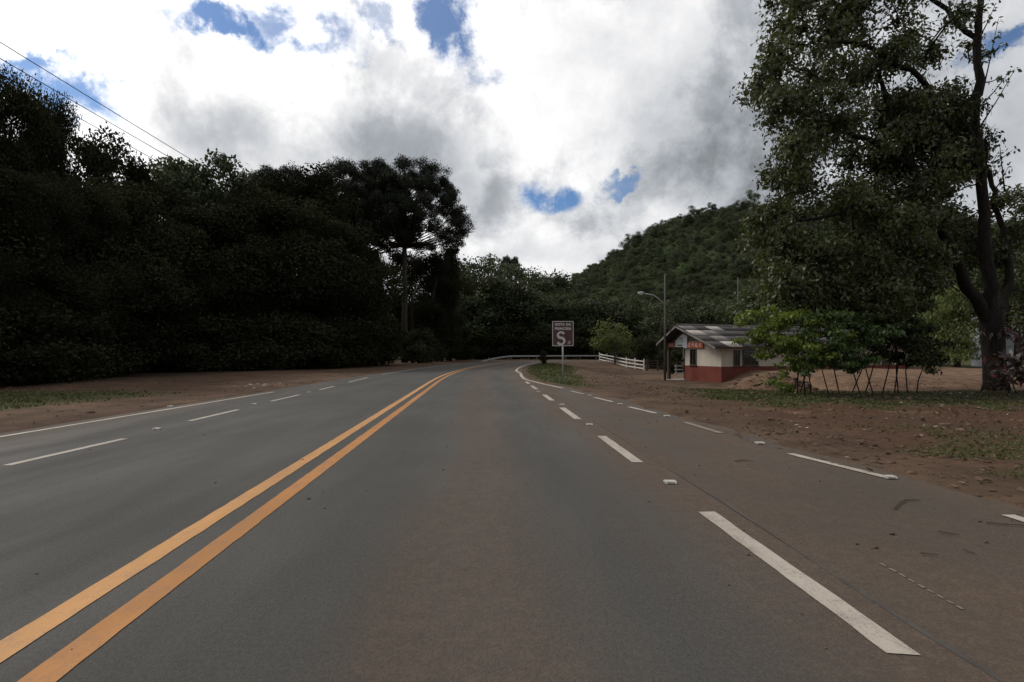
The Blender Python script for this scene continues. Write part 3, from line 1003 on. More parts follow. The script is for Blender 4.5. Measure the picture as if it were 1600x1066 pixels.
# wooded roadside on the left: skyline trees, each one told apart
LF = 'trees of the dark wood left of the road'
place_px('broad_near', 'forest_tree', 8, 25, 126, 'tallest dense dark tree at the left end of the wood', 'tree', LF, 0.58)
place_px('broad_near', 'forest_tree', 76, 28, 160, 'dark bushy tree just beside the tallest one at the left end', 'tree', LF, 0.42)
place_px('vine_column', 'vine_covered_tree', 150, 33, 204, 'squat vine smothered tree right of the sky gap at the left end', 'tree', LF, 0.62)
place_px('vine_column', 'vine_covered_tree', 208, 36, 240, 'second vine smothered column below the power lines', 'tree', LF, 0.66)
place_px('thin_canopy', 'forest_tree', 275, 42, 252, 'thin leafed low tree under the power lines against the sky', 'tree', LF, 0.8)
place_px('thin_canopy', 'umbrella_tree', 334, 45, 243, 'sparse flat topped tree with sky showing under its canopy', 'tree', LF, 0.85)
place_px('vine_column', 'vine_covered_tree', 328, 46, 284, 'narrow dark vine column under the sparse flat topped tree', 'tree', LF, 0.55)
place_px('broad_b', 'forest_tree', 385, 47, 284, 'low rounded dark tree between the sparse tree and the pines', 'tree', LF, 0.7)
place_px('broad_c', 'forest_tree', 252, 40, 288, 'rounded dark tree filling the gap under the power lines', 'tree', LF, 0.8)
FILL = 'one of the dark leafy trees filling the shaded wood left of the road'
for px, d, ty, k, wd in [(-110, 22, 150, 'broad_b', 0.8), (-30, 20, 260, 'broad_near', 1.0), (50, 23, 290, 'broad_near', 1.0), (118, 27, 290, 'broad_near', 1.0), (170, 30, 300, 'broad_c', 1.1),
                     (215, 33, 325, 'broad_a', 1.1), (270, 36, 330, 'broad_b', 1.1), (320, 38, 325, 'broad_c', 1.2), (365, 40, 330, 'broad_a', 1.1),
                     (410, 42, 322, 'broad_b', 1.1), (455, 42, 335, 'broad_c', 1.2), (500, 44, 345, 'broad_a', 1.1), (545, 46, 350, 'broad_c', 1.2),
                     (574, 54, 385, 'broad_b', 0.6), (672, 68, 398, 'broad_a', 0.9), (480, 52, 305, 'broad_b', 1.1), (530, 58, 320, 'broad_a', 1.0), (-160, 19, 200, 'broad_c', 1.2),
                     (20, 34, 235, 'broad_b', 1.1), (160, 42, 295, 'broad_b', 1.1), (300, 55, 315, 'broad_a', 1.3), (420, 58, 310, 'broad_b', 1.3), (700, 78, 418, 'broad_b', 1.0), (640, 74, 395, 'broad_c', 1.2)]:
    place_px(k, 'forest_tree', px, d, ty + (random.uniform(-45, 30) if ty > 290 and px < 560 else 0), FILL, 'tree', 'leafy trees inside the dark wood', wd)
EB = 'one of the low dark bushes along the foot of the shaded wood'
for px, d, ty in [(-120, 17.5, 470), (-40, 18.5, 480), (25, 20.5, 478), (75, 22.5, 490), (120, 25, 492), (165, 28, 490), (205, 31, 500), (245, 33, 495), (285, 34, 500), (325, 35.5, 500),
                  (365, 37, 495), (405, 38, 500), (445, 39, 498), (485, 40, 500), (522, 42, 500), (556, 45, 500), (588, 49, 505), (655, 62, 515), (690, 72, 520), (715, 82, 525)]:
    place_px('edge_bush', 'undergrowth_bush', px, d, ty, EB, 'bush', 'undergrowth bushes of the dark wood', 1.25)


# candelabra pines
def araucaria_meshes(seed, h, crown_r, h0, tufts):
    rng = np.random.default_rng(seed)
    b_ = MB()
    b_.tube([(0, 0, -0.4), (0.05, 0, h * 0.3), (0.0, 0.06, h * 0.65), (0.05, 0.0, h * 0.97)], [0.42, 0.33, 0.27, 0.10], 9)
    for k in range(5):       # snags of lost branches
        a = rng.random() * 6.28
        z = h * (0.50 + 0.03 * k)
        b_.tube([(0, 0, z), (math.cos(a) * 1.0, math.sin(a) * 1.0, z + 0.15)], [0.07, 0.03], 5, False)
    cs, rs = [], []
    n = 118
    for i in range(n):
        # branch tips lie on a dome; each limb sags outward, then sweeps up to its tuft
        u = (i + 0.5) / n
        phi = math.asin(min(0.97, u ** 0.9)) - 0.10
        a = i * 2.39996 + rng.random() * 0.4
        k = 0.93 + 0.12 * rng.random() if rng.random() < 0.75 else 0.62 + 0.2 * rng.random()
        reach = crown_r * math.cos(phi) * k
        tz = h0 + (h - h0) * (0.10 + 0.90 * math.sin(phi)) * (0.5 + 0.5 * k) + 0.12 * rng.normal()
        za = max(h0 * 0.94, tz - (0.42 * reach + 0.5))
        za = min(za, h * 0.95)
        pts = []
        for s_ in (0.0, 0.3, 0.62, 0.86, 1.0):
            rr = reach * s_
            pts.append((math.cos(a) * rr, math.sin(a) * rr, za + (tz - za) * s_ ** 2.3))
        b_.tube(pts, [0.085, 0.07, 0.055, 0.045, 0.03], 5, False)
        tip_ = np.array(pts[-1])
        for t_ in range(tufts):
            cs.append(tip_ + rng.normal(size=3) * np.array([0.48, 0.48, 0.26]) * (t_ > 0))
            q_ = 0.56 + 0.28 * rng.random()
            rs.append((q_, q_, q_ * 0.8))
        if rng.random() < 0.35:
            cs.append(np.array(pts[3]) + rng.normal(size=3) * 0.2)
            rs.append((0.45, 0.45, 0.4))
    V, q_ = leaf_quads(rng, cs, rs, [240] * len(cs), 0.22, 0.30, -0.3, 0.75, 0.1)
    top = float(V[:, 2].max())
    return fast_mesh('araucaria_crown', V, [q_], [M['leaf_needle']]), b_.mesh('araucaria_trunk', M['bark'], True), top


KINDS['pine_a'] = araucaria_meshes(31, 24.0, 7.4, 15.0, 5)
KINDS['pine_b'] = araucaria_meshes(32, 23.0, 6.6, 13.5, 5)
PG = 'candelabra pines rising above the dark wood'
place_px('pine_a', 'candelabra_pine', 632, 63, 247, 'broad candelabra pine with tufted dome and tall bare trunk', 'tree', PG, 0.96, 0.3)
place_px('pine_b', 'candelabra_pine', 566, 61, 249, 'candelabra pine crowding the left side of the broadest one', 'tree', PG, 0.92, 1.4)
place_px('pine_b', 'candelabra_pine', 452, 55, 264, 'lower denser candelabra pine left of the pair', 'tree', PG, 1.05, 2.9)
place_px('pine_b', 'candelabra_pine', 797, 128, 398, 'tiny distant candelabra pine poking above the far trees', 'tree', None, 0.5, 2.0)
place_px('vine_column', 'vine_covered_tree', 704, 72, 372, 'narrow leafy column at the right edge of the broad pine', 'tree', None, 0.55)

# trees beyond the bend
BG = 'trees beyond the guardrail'
for px, d, ty, k, wd, lb in [(728, 100, 405, 'hill_a', 1.2, 'rounded green tree beyond the bend right of the broad pine'),
                             (757, 104, 402, 'hill_b', 0.9, 'flat crowned tree on the skyline just left of the tiny pine'),
                             (815, 112, 416, 'hill_b', 1.1, 'rounded tree on the skyline right of the tiny pine'),
                             (842, 118, 424, 'hill_a', 1.1, 'tree on the skyline where the wood dips towards the hill'),
                             (866, 125, 436, 'hill_c', 1.3, 'lowest skyline tree in the notch at the foot of the hill')]:
    place_px(k, 'far_tree', px, d, ty, lb, 'tree', BG, wd)
MIDL = 'one of the dark trees packed behind the roadside guardrail'
for px, d, ty, k, wd in [(745, 94, 436, 'hill_c', 1.3), (775, 97, 432, 'hill_a', 1.2), (800, 100, 440, 'hill_b', 1.2), (830, 100, 452, 'hill_c', 1.4), (858, 104, 458, 'hill_a', 1.3),
                         (890, 104, 462, 'hill_b', 1.3), (920, 106, 466, 'hill_a', 1.4), (952, 106, 470, 'hill_c', 1.5), (985, 106, 468, 'hill_b', 1.3), (1015, 104, 474, 'hill_a', 1.3),
                         (700, 92, 440, 'hill_b', 1.2), (722, 93, 470, 'hill_c', 1.3)]:
    place_px(k, 'far_tree', px, d, ty, MIDL, 'tree', 'trees packed behind the guardrail', wd)
for px, d, ty, k, wd in [(1040, 84, 478, 'hill_c', 1.4), (1062, 78, 470, 'hill_a', 1.1), (1090, 74, 462, 'hill_b', 1.1), (1122, 70, 468, 'hill_c', 1.5), (1150, 66, 470, 'hill_a', 1.1)]:
    place_px(k, 'far_tree', px, d, ty, 'one of the dark trees standing behind the long roof of the house', 'tree', 'trees behind the house', wd)
for px, d, ty in [(728, 90, 520), (752, 92, 515), (778, 92, 522), (804, 93, 512), (830, 93, 520), (856, 93, 515), (884, 93, 520), (912, 93, 512), (938, 92, 522), (962, 86, 525), (990, 80, 528)]:
    place_px('edge_bush', 'undergrowth_bush', px, d, ty, 'one of the dark bushes right behind the guardrail', 'bush', 'bushes behind the guardrail', 1.5)
place_px('olive_small', 'small_tree', 961, 66, 503, 'small pale olive tree behind the white rail fence', 'tree', None, 1.15)
place_px('edge_bush', 'shrub', 1016, 60, 532, 'dark shrub beside the lamp post left of the house', 'shrub', None, 1.1)
place_px('edge_bush', 'shrub', 1060, 47, 548, 'dark shrub seen through the open porch', 'shrub', None, 1.5)
place('edge_bush', 'shrub', 3.32, 55.5, 1.45, 'small dark shrub at the far end of the grass island', 'shrub', None, 0.55)
place_px('bright_small', 'leafy_tree', 1190, 58, 452, 'bright green tree rising behind the roof under the big tree', 'tree', None, 1.2)
for px, d, ty, k, wd, lb in [(1262, 50, 452, 'bright_small', 1.3, 'green leafy tree behind the roof just left of the hidden house end'),
                             (1345, 47, 440, 'bright_small', 1.3, 'broad green tree behind the far half of the house'),
                             (1425, 46, 448, 'bright_small', 1.2, 'green tree past the far end of the house roof'),
                             (1496, 41, 448, 'weeping', 1.5, 'pale weeping tree beside the trunk of the big tree'),
                             (1590, 40, 345, 'hill_a', 1.0, 'tall leafy tree behind the big trunk at the photo edge'),
                             (1660, 34, 360, 'broad_a', 1.0, 'leafy tree partly cut by the right photo edge'),
                             (1438, 52, 500, 'edge_bush', 1.4, 'dark bush standing by the far end of the house')]:
    place_px(k, 'leafy_tree', px, d, ty, lb, 'tree', 'trees round the house yard', wd)

# ------------------------------------------------------------------ wooded hill and slope
def hill_h(x, y):
    prof = np.interp(x, [-140, -60, 0, 23, 38, 61, 82, 100, 118, 140, 200, 260, 330, 430], [20, 22, 27, 33, 42, 54, 68, 73, 75, 74, 71, 64, 54, 34])
    t_ = np.clip((y - 122) / 148.0, 0, 1)
    return prof * t_ ** 0.92 * (1 - 0.35 * sm(y, 285, 420)) - 3.0 * (1 - sm(y, 118, 126)) + (fbm(x, y, 30, 3) - 0.5) * 7 * t_


hx = np.arange(-140, 431, 6.0)
hy = np.arange(118, 421, 6.0)
HX, HY = np.meshgrid(hx, hy)
HZ = hill_h(HX, HY)
a = np.arange(HX.size).reshape(HX.shape)
q = np.stack([a[:-1, :-1], a[:-1, 1:], a[1:, 1:], a[1:, :-1]], -1).reshape(-1, 4)
M['hill_soil'] = plain('hill_soil', (0.016, 0.020, 0.010), (0.035, 0.042, 0.018), 0.2, 0.95, 0.05, 0, local=False)
hill = link('hill', fast_mesh('hill', np.stack([HX, HY, HZ], -1).reshape(-1, 3), [q], [M['hill_soil']], True))
hill['kind'] = 'structure'


def scatter_forest(name, pts, scales, keys):
    """one mass of far trees: crowns set on points"""
    me = bpy.data.meshes.new(name)
    me.from_pydata([tuple(p_) for p_ in pts], [], [])
    a_ = me.attributes.new('size', 'FLOAT', 'POINT')
    a_.data.foreach_set('value', np.asarray(scales, np.float32))
    o = link(name, me)
    o['kind'] = 'stuff'
    ng = bpy.data.node_groups.new(name, 'GeometryNodeTree')
    ng.interface.new_socket('Geometry', in_out='INPUT', socket_type='NodeSocketGeometry')
    ng.interface.new_socket('Geometry', in_out='OUTPUT', socket_type='NodeSocketGeometry')
    N = ng.nodes
    gi, go = N.new('NodeGroupInput'), N.new('NodeGroupOutput')
    join = N.new('GeometryNodeJoinGeometry')
    for k in keys:
        src = next(ob for ob in C.objects if ob.type == 'MESH' and ob.data == KINDS[k][0])
        oi = N.new('GeometryNodeObjectInfo')
        oi.inputs['Object'].default_value = src
        oi.inputs['As Instance'].default_value = True
        oi.transform_space = 'ORIGINAL'
        ng.links.new(oi.outputs['Geometry'], join.inputs[0])
    inst = N.new('GeometryNodeInstanceOnPoints')
    inst.inputs['Pick Instance'].default_value = True
    ri = N.new('FunctionNodeRandomValue')
    ri.data_type = 'INT'
    ri.inputs[4].default_value = 0
    ri.inputs[5].default_value = len(keys) - 1
    rr = N.new('FunctionNodeRandomValue')
    rr.data_type = 'FLOAT_VECTOR'
    rr.inputs[0].default_value = (-0.12, -0.12, 0)
    rr.inputs[1].default_value = (0.12, 0.12, 6.28)
    na = N.new('GeometryNodeInputNamedAttribute')
    na.data_type = 'FLOAT'
    na.inputs[0].default_value = 'size'
    ng.links.new(gi.outputs[0], inst.inputs['Points'])
    ng.links.new(join.outputs[0], inst.inputs['Instance'])
    ng.links.new(ri.outputs[2], inst.inputs['Instance Index'])
    ng.links.new(rr.outputs[0], inst.inputs['Rotation'])
    ng.links.new(na.outputs[0], inst.inputs['Scale'])
    ng.links.new(inst.outputs[0], go.inputs[0])
    md = o.modifiers.new('scatter', 'NODES')
    md.node_group = ng
    return o


pts, scs = [], []
for y in np.arange(121, 300, 3.5):
    for x in np.arange(-70, 330, 3.5):
        xx, yy = x + random.uniform(-2, 2), y + random.uniform(-2, 2)
        if abs(xx) > yy * 1.12 + 12:
            continue
        pts.append((xx, yy, float(hill_h(np.array([xx]), np.array([yy]))[0]) - 2.2))
        scs.append(random.uniform(0.28, 0.68) * (1.6 if random.random() < 0.05 else 1))
scatter_forest('hill_forest', pts, scs, ['hill_a', 'hill_b', 'hill_c', 'bright_small'])
pts, scs = [], []
for y in np.arange(14, 112, 5.0):
    for x in np.arange(-95, -22, 5.2):
        xx, yy = x + random.uniform(-2.4, 2.4), y + random.uniform(-2.4, 2.4)
        edge = np.interp(yy, [14, 21, 33, 39, 56, 80, 112], [-26, -27, -31, -27, -26, -24, -22])
        if xx > edge or xx < -1.25 * yy - 18:
            continue
        pts.append((xx, yy, hgt(xx, yy) - 0.6))
        scs.append(random.uniform(0.5, 0.75))
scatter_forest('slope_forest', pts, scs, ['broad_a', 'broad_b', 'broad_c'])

# ------------------------------------------------------------------ the big tree on the right
rng = np.random.default_rng(5)
BT = 19.0
base = P(1556, 606, BT)
base.z = hgt(base.x, base.y)
big = tag(empty('big_tree', base), 'huge spreading tree leaning over the verge with forked dark trunk', 'tree')


def L(px, py, d=BT):
    return P(px, py, d) - base


tb = MB()
tb.tube([L(1556, 622), L(1556, 600), L(1553, 560), L(1550, 515), L(1549, 485)], [0.50, 0.37, 0.33, 0.37, 0.38], 14)
stemA = [L(1543, 500), L(1515, 450, 18.9), L(1492, 400, 18.7), L(1462, 335, 18.5), L(1425, 262, 18.3), L(1395, 190, 18.2), L(1372, 110, 18.0)]
stemB = [L(1549, 500), L(1545, 440), L(1540, 380), L(1533, 290), L(1529, 200), L(1527, 100), L(1530, 0), L(1534, -140), L(1520, -260)]
stemC = [L(1560, 505), L(1574, 455, 19.3), L(1576, 400, 19.5), L(1564, 345, 19.6), L(1548, 290, 19.6), L(1540, 220, 19.6)]
stemD = [L(1470, 350, 18.5), L(1425, 330, 17.8), L(1370, 320, 17.2), L(1310, 330, 16.8), L(1250, 345, 16.6)]
stemE = [L(1530, 230), L(1480, 170, 18.4), L(1420, 110, 17.6), L(1350, 70, 17.2), L(1270, 60, 17.0)]
stemF = [L(1425, 262, 18.3), L(1370, 225, 17.6), L(1300, 195, 17.2), L(1230, 170, 17.0)]
stemG = [L(1528, 60), L(1460, 0, 19.5), L(1390, -60, 19.8), L(1320, -110, 20)]
stemH = [L(1545, 430, 19.5), L(1590, 360, 20.5), L(1640, 300, 21), L(1690, 240, 21.5)]
limbs_ = [(stemA, .20, .05), (stemB, .23, .045), (stemC, .15, .05), (stemD, .11, .03), (stemE, .13, .03), (stemF, .10, .03), (stemG, .08, .025), (stemH, .14, .04)]
allp = []
for s, r0, r1 in limbs_:
    # roughen the limb path
    dense = []
    for a_, b_ in zip(s[:-1], s[1:]):
        for k in range(4):
            dense.append(a_.lerp(b_, k / 4) + Vector(rng.normal(size=3) * 0.05))
    dense.append(s[-1])
    n = len(dense)
    tb.tube(dense, [r0 + (r1 - r0) * k / (n - 1) + 0.02 * rng.random() for k in range(n)], 9, False)
    allp += dense
# leafy clumps, given where each hangs (px, py, depth, radius px, leaves weight)
cl = []


def region_clumps(n, x0, x1, y0, y1, d0, d1, r0, r1, wgt=1.0):
    for _ in range(n):
        cl.append((rng.uniform(x0, x1), rng.uniform(y0, y1), rng.uniform(d0, d1), rng.uniform(r0, r1), wgt))


# outline of the crown's left side, px per py row
edge_y = [-260, -150, -40, 0, 60, 110, 160, 200, 225, 260, 300, 335, 370, 420, 470]
edge_x = [1400, 1280, 1215, 1200, 1205, 1185, 1178, 1190, 1230, 1240, 1225, 1178, 1175, 1215, 1215]
for _ in range(250):
    y = rng.uniform(-240, 470)
    xl = np.interp(y, edge_y, edge_x)
    xr = np.interp(y, [-260, 0, 120, 300, 470], [1560, 1520, 1500, 1510, 1470])
    u = rng.random() ** 1.15
    cl.append((xl + (xr - xl) * u, y, BT + rng.uniform(-3.2, 2.6), rng.uniform(22, 42), (1.0 - 0.50 * u * (y < 330)) * (0.6 if (y < 150 and rng.random() < 0.3) else 1)))
vine_from = len(cl)
region_clumps(26, 1385, 1520, 150, 262, 18.2, 20, 26, 42, 2.2)      # vine mass in the fork
vine_to = len(cl)
region_clumps(30, 1185, 1480, 270, 420, 16.5, 19, 24, 38, 1.2)      # low hanging skirt
region_clumps(16, 1190, 1330, 390, 485, 16.5, 18, 20, 32, 1.1)
region_clumps(14, 1430, 1640, 330, 430, 19.5, 22, 22, 36, 1.1)
region_clumps(10, 1560, 1700, 400, 520, 20.0, 23, 24, 36, 1.0)
region_clumps(26, 1440, 1610, 300, 455, 19.2, 21.5, 22, 34, 1.0)
region_clumps(9, 1490, 1560, 60, 300, 19.2, 20.5, 16, 26, 0.9)
region_clumps(7, 1260, 1400, -20, 120, 17, 20, 26, 40, 1.0)
region_clumps(26, 1205, 1440, 400, 490, 16.5, 19.5, 20, 32, 1.0)
centers, radii, counts = [], [], []
AP = np.array([tuple(p_) for p_ in allp])
tw = MB()
cw = [L(px, py, d) for (px, py, d, rp, wg) in cl]
order = np.argsort([((AP - np.array(c)) ** 2).sum(1).min() for c in cw])
grown = [np.array(p_) for p_ in allp]
for (px, py, d, rp, wg), c in zip(cl, cw):
    r = rp / F * d
    centers.append(tuple(c))
    radii.append((r, r, r * 0.8))
    counts.append(370 * wg * (rp / 32) ** 2)
for i in order:
    c = cw[i]
    r = cl[i][3] / F * cl[i][2]
    GP = np.array(grown)
    j = int(np.argmin(((GP - np.array(c)) ** 2).sum(1)))
    a_ = Vector(GP[j])
    ln = (c - a_).length
    m1 = a_.lerp(c, 0.35) + Vector(rng.normal(size=3) * 0.10 * ln)
    m2 = a_.lerp(c, 0.7) + Vector(rng.normal(size=3) * 0.12 * ln)
    th_ = 0.016 + 0.016 * min(2.0, ln)
    tw.tube([a_, m1, m2, c], [th_, th_ * 0.85, th_ * 0.65, 0.011], 5, False)
    grown += [np.array(m2), np.array(c)]
    for _ in range(5):
        e_ = c + Vector(rng.normal(size=3)).normalized() * r * 0.95
        tw.tube([c, c.lerp(e_, 0.5) + Vector(rng.normal(size=3) * 0.05), e_], [0.012, 0.009, 0.004], 4, False)
# straggly shoots on the right flank with a few leaves
for (x0, y0, x1, y1) in [(1530, 90, 1572, 68), (1528, 170, 1578, 112), (1530, 200, 1586, 108), (1534, 150, 1560, 30), (1530, 60, 1556, 5), (1548, 255, 1582, 235), (1560, 330, 1592, 300), (1570, 300, 1562, 225),
                         (1533, 130, 1566, 120), (1552, 300, 1575, 262)]:
    a_, e_ = L(x0, y0), L(x1, y1)
    md = a_.lerp(e_, 0.5) + Vector((0, 0, -0.06))
    tw.tube([a_, md, e_], [0.03, 0.018, 0.008], 5, False)
    for u in (0.55, 0.8, 1.0):
        centers.append(tuple(a_.lerp(e_, u)))
        radii.append((0.18, 0.18, 0.18))
        counts.append(6)
vsl = slice(vine_from, vine_to)
Vv, qv = leaf_quads(rng, centers[vsl], radii[vsl], counts[vsl], 0.15, 0.5, 0.6, 0.3)
counts[vsl] = [c_ * 0.15 for c_ in counts[vsl]]
V, q = leaf_quads(rng, centers, radii, counts, 0.165, 0.46, 0.5, 0.35)
link('creeper', fast_mesh('creeper', Vv, [qv], [M['leaf_forest']]), big)['label'] = 'dark creeper mass in the fork of the limbs'
tb.build('trunk', M['bark_dark'], big, True)
tw.build('branches', M['bark_dark'], big, True)['kind'] = 'stuff'
link('crown', fast_mesh('crown', V, [q], [M['leaf_big']]), big)
vn = MB()
for k in range(12):
    x0 = rng.uniform(1512, 1560)
    y0 = rng.uniform(60, 300)
    a_ = L(x0, y0, BT + rng.uniform(-.4, .4))
    ln = rng.uniform(0.5, 1.7)
    vp = [a_]
    for q_ in range(6):
        vp.append(vp[-1] + Vector((rng.normal() * .06, rng.normal() * .06, -ln / 6)))
    vn.tube(vp, [0.012, 0.011, 0.010, 0.009, 0.008, 0.006, 0.004], 4, False)
vn.build('vines', M['vine'], big)['kind'] = 'stuff'

# ------------------------------------------------------------------ shrubs in front of the house
def shrub(px, py, d, clumps, stems, leafm, label, size=0.125, per=640, name='shrub', cat='shrub', group='thin stemmed shrubs in front of the house', aspect=0.5):
    x = (px - 800) / F * d
    bs = Vector((x, d, hgt(x, d)))
    e = tag(empty(name, bs), label, cat, group)
    ce, ra, co = [], [], []
    for (cx_, cy_, dd, rp) in clumps:
        c = P(cx_, cy_, d + dd) - bs
        r = rp / F * d
        for _ in range(6):
            ce.append(tuple(c + Vector((rng.normal() * r * .75, rng.normal() * r * .75, rng.normal() * r * .5))))
            k_ = r * (.32 + .3 * rng.random())
            ra.append((k_ * 1.3, k_ * 1.3, k_ * 0.42))
            co.append(per * (rp / 26) ** 2 / 6 * (.6 + .8 * rng.random()))
    V, q = leaf_quads(rng, ce, ra, co, size, aspect, 0.4, 0.45, 0.6)
    link('crown', fast_mesh('crown', V, [q], [M[leafm]]), e)
    for (sx, sy) in stems:
        st_ = P(sx, sy, d + rng.uniform(-.4, .4)) - bs
        st_.z = hgt(st_.x + bs.x, st_.y + bs.y) - bs.z - 0.06
        c = Vector(ce[int(rng.integers(len(ce)))])
        near = min([q_ for q_ in ce if q_[2] > 0.95], key=lambda q_: abs(q_[0] - st_.x) + 0.5 * rng.random())
        c = Vector(near)
        m1 = st_.lerp(c, 0.35) + Vector(rng.normal(size=3) * 0.04)
        m2 = st_.lerp(c, 0.7) + Vector(rng.normal(size=3) * 0.05)
        MB().tube([st_, m1, m2, c], [0.020, 0.017, 0.013, 0.007], 6, False).build('stem', M['bark_dark'], e, True)
    return e


shrub(1262, 612, 16.2, [(1195, 500, 0, 24), (1188, 535, .2, 24), (1215, 520, -.3, 26), (1240, 500, .3, 28), (1255, 535, -.2, 26), (1222, 548, .3, 20), (1270, 560, -.5, 24), (1240, 575, -.4, 16), (1215, 590, -.5, 14), (1200, 520, .6, 22), (1180, 522, .3, 16), (1215, 498, .2, 26), (1235, 522, -.3, 28), (1265, 512, .2, 28), (1285, 545, -.4, 24), (1248, 555, -.5, 22), (1228, 600, -.6, 13)],
      [(1238, 612), (1249, 614), (1258, 610), (1268, 612), (1246, 611)], 'leaf_bright', 'yellow green shrub hanging over the near roof corner')
shrub(1325, 616, 16.0, [(1285, 500, 0, 28), (1310, 520, .4, 30), (1290, 540, -.5, 26), (1330, 505, .2, 28), (1340, 535, -.4, 28), (1275, 570, -.6, 18), (1315, 550, 0, 24), (1300, 500, .4, 28), (1345, 555, -.2, 24), (1310, 568, -.3, 20), (1350, 515, .5, 28), (1335, 575, .2, 16)],
      [(1296, 614), (1312, 622), (1330, 618), (1345, 628), (1351, 624)], 'leaf_shrub', 'dense mid green shrub on many thin stems in front of the house')
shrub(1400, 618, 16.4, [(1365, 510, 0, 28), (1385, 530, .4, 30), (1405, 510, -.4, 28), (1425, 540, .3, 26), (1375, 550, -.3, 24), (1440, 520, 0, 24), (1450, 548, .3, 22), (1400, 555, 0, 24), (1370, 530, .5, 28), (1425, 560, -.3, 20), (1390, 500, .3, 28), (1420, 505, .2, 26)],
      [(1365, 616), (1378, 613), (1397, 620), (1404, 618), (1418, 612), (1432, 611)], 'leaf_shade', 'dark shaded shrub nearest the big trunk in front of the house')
sh = shrub(1578, 612, 16.5, [(1572, 560, 0, 22), (1590, 540, .2, 24), (1585, 585, -.2, 24), (1605, 570, 0, 26), (1560, 590, -.3, 16), (1610, 520, .3, 22), (1588, 515, .3, 16), (1625, 590, 0, 28)],
           [(1575, 612), (1590, 614), (1604, 613)], 'leaf_croton', 'dark red leaved bush with pale leaves beside the big trunk', 0.26, 95, 'red_leaf_bush', 'bush', None, 0.42)

# ------------------------------------------------------------------ house
HC = Vector((12.76, 32.0, -0.57))
HA = R(20)
house = tag(empty('house', HC, HA), 'long low cream and dark red house with a patched grey roof and open porch', 'house')
HL, HW, PY = 16.8, 5.0, 3.4
EAVE0, RY, RZ_, EAVE1 = (-0.55, 2.18), 3.1, 3.62, (5.15, 2.46)
sl0 = (RZ_ - EAVE0[1]) / (RY - EAVE0[0])
sl1 = (RZ_ - EAVE1[1]) / (EAVE1[0] - RY)


def roof_z(y):
    return RZ_ - (RY - y) * sl0 if y < RY else RZ_ - (y - RY) * sl1


T = 0.15
z0 = -0.6
# cream walls (children of the house)
wl = MB()
wl.prism([(0, z0), (PY, z0), (PY, roof_z(PY) - .05), (RY, RZ_ - .06), (0, roof_z(0) - .05)], 0, T, 0)
wl.build('wall', M['cream_wall'], house)['label'] = 'front gable wall'
MB().box((T, 0, z0), (HL, T, roof_z(0.0) - .05)).build('wall', M['cream_wall'], house)['label'] = 'long side wall'
MB().box((T, PY - T, z0), (4.0, PY, roof_z(PY) - .1)).build('wall', M['cream_wall'], house)
MB().box((4.0, PY, z0), (4.0 + T, HW, 2.42)).build('wall', M['cream_wall'], house)
MB().box((4.0 + T, HW - T, z0), (HL, HW, roof_z(HW) - .05)).build('wall', M['cream_wall'], house)
MB().prism([(T, z0), (HW - T, z0), (HW - T, roof_z(HW - T) - .05), (RY, RZ_ - .06), (T, roof_z(T) - .05)], HL - T, HL - .003, 0).build('wall', M['cream_wall'], house)
# dark boarded gable above the porch, the beam
MB().prism([(PY + .003, 2.2), (HW, 2.2), (HW, roof_z(HW) - .06), (PY + .003, roof_z(PY) - .06)], 0.0, 0.06, 0).build('gable', M['gable_wood'], house)
MB().prism([(0.25, 2.58), (PY - .1, 2.58), (PY - .1, roof_z(PY - .1) - .12), (RY, RZ_ - .14), (0.45, roof_z(0.45) - .14)], -0.035, -0.003, 0).build('gable_cladding', M['gable_wood'], house)
# red painted lower walls
MB().box((-0.012, -0.012, z0), (-0.0005, PY - .0, 0.97)).build('lower_wall', M['red_wall'], house)['label'] = 'lit red lower band of the front wall'
MB().box((-0.012, -0.024, z0), (HL, -0.0125, 0.97)).build('lower_wall', M['red_wall'], house)['label'] = 'shaded red lower band of the side wall'


def window(x0, x1, za, zb, face):
    """face 'front' on the gable wall or 'side' on the long wall; a frame with panes"""
    f = MB()
    fr = 0.05

    def bx(a0, a1, c0, c1, d0, d1):
        return ((d0, a0, c0), (d1, a1, c1)) if face == 'front' else ((a0, d0, c0), (a1, d1, c1))
    d0, d1 = (-0.06, -0.0135) if face == 'front' else (-0.07, -0.0255)
    for (a0, a1, c0, c1) in ((x0, x1, za, za + fr), (x0, x1, zb - fr, zb), (x0, x0 + fr, za + fr, zb - fr), (x1 - fr, x1, za + fr, zb - fr)):
        f.box(*bx(a0, a1, c0, c1, d0, d1))
    mid = (x0 + x1) / 2
    top = zb - (zb - za) * 0.18
    f.box(*bx(x0 + fr, x1 - fr, top, top + .035, d0 + .008, d1))
    f.box(*bx(mid - .02, mid + .02, za + fr, top, d0 + .008, d1))
    w_ = f.build('window', M['frame'], house)
    for (a0, a1, c0, c1) in ((x0 + fr, mid - .02, za + fr, top), (mid + .02, x1 - fr, za + fr, top), (x0 + fr, x1 - fr, top + .035, zb - fr)):
        MB().box(*bx(a0, a1, c0, c1, d1 - .015, d1 - .002)).build('pane', M['glass'], w_)
    s_ = MB().box(*bx(x0 - .05, x1 + .05, za - .045, za - .002, d0 - .03, d1)).build('sill', M['frame'], w_)


window(2.24, 2.84, 1.0, 2.05, 'front')
window(0.93, 1.40, 1.0, 1.95, 'side')
window(1.63, 2.85, 1.0, 2.0, 'side')
window(6.6, 7.8, 1.0, 1.95, 'side')
window(10.6, 11.8, 1.0, 1.95, 'side')
window(14.0, 15.0, 1.0, 1.95, 'side')


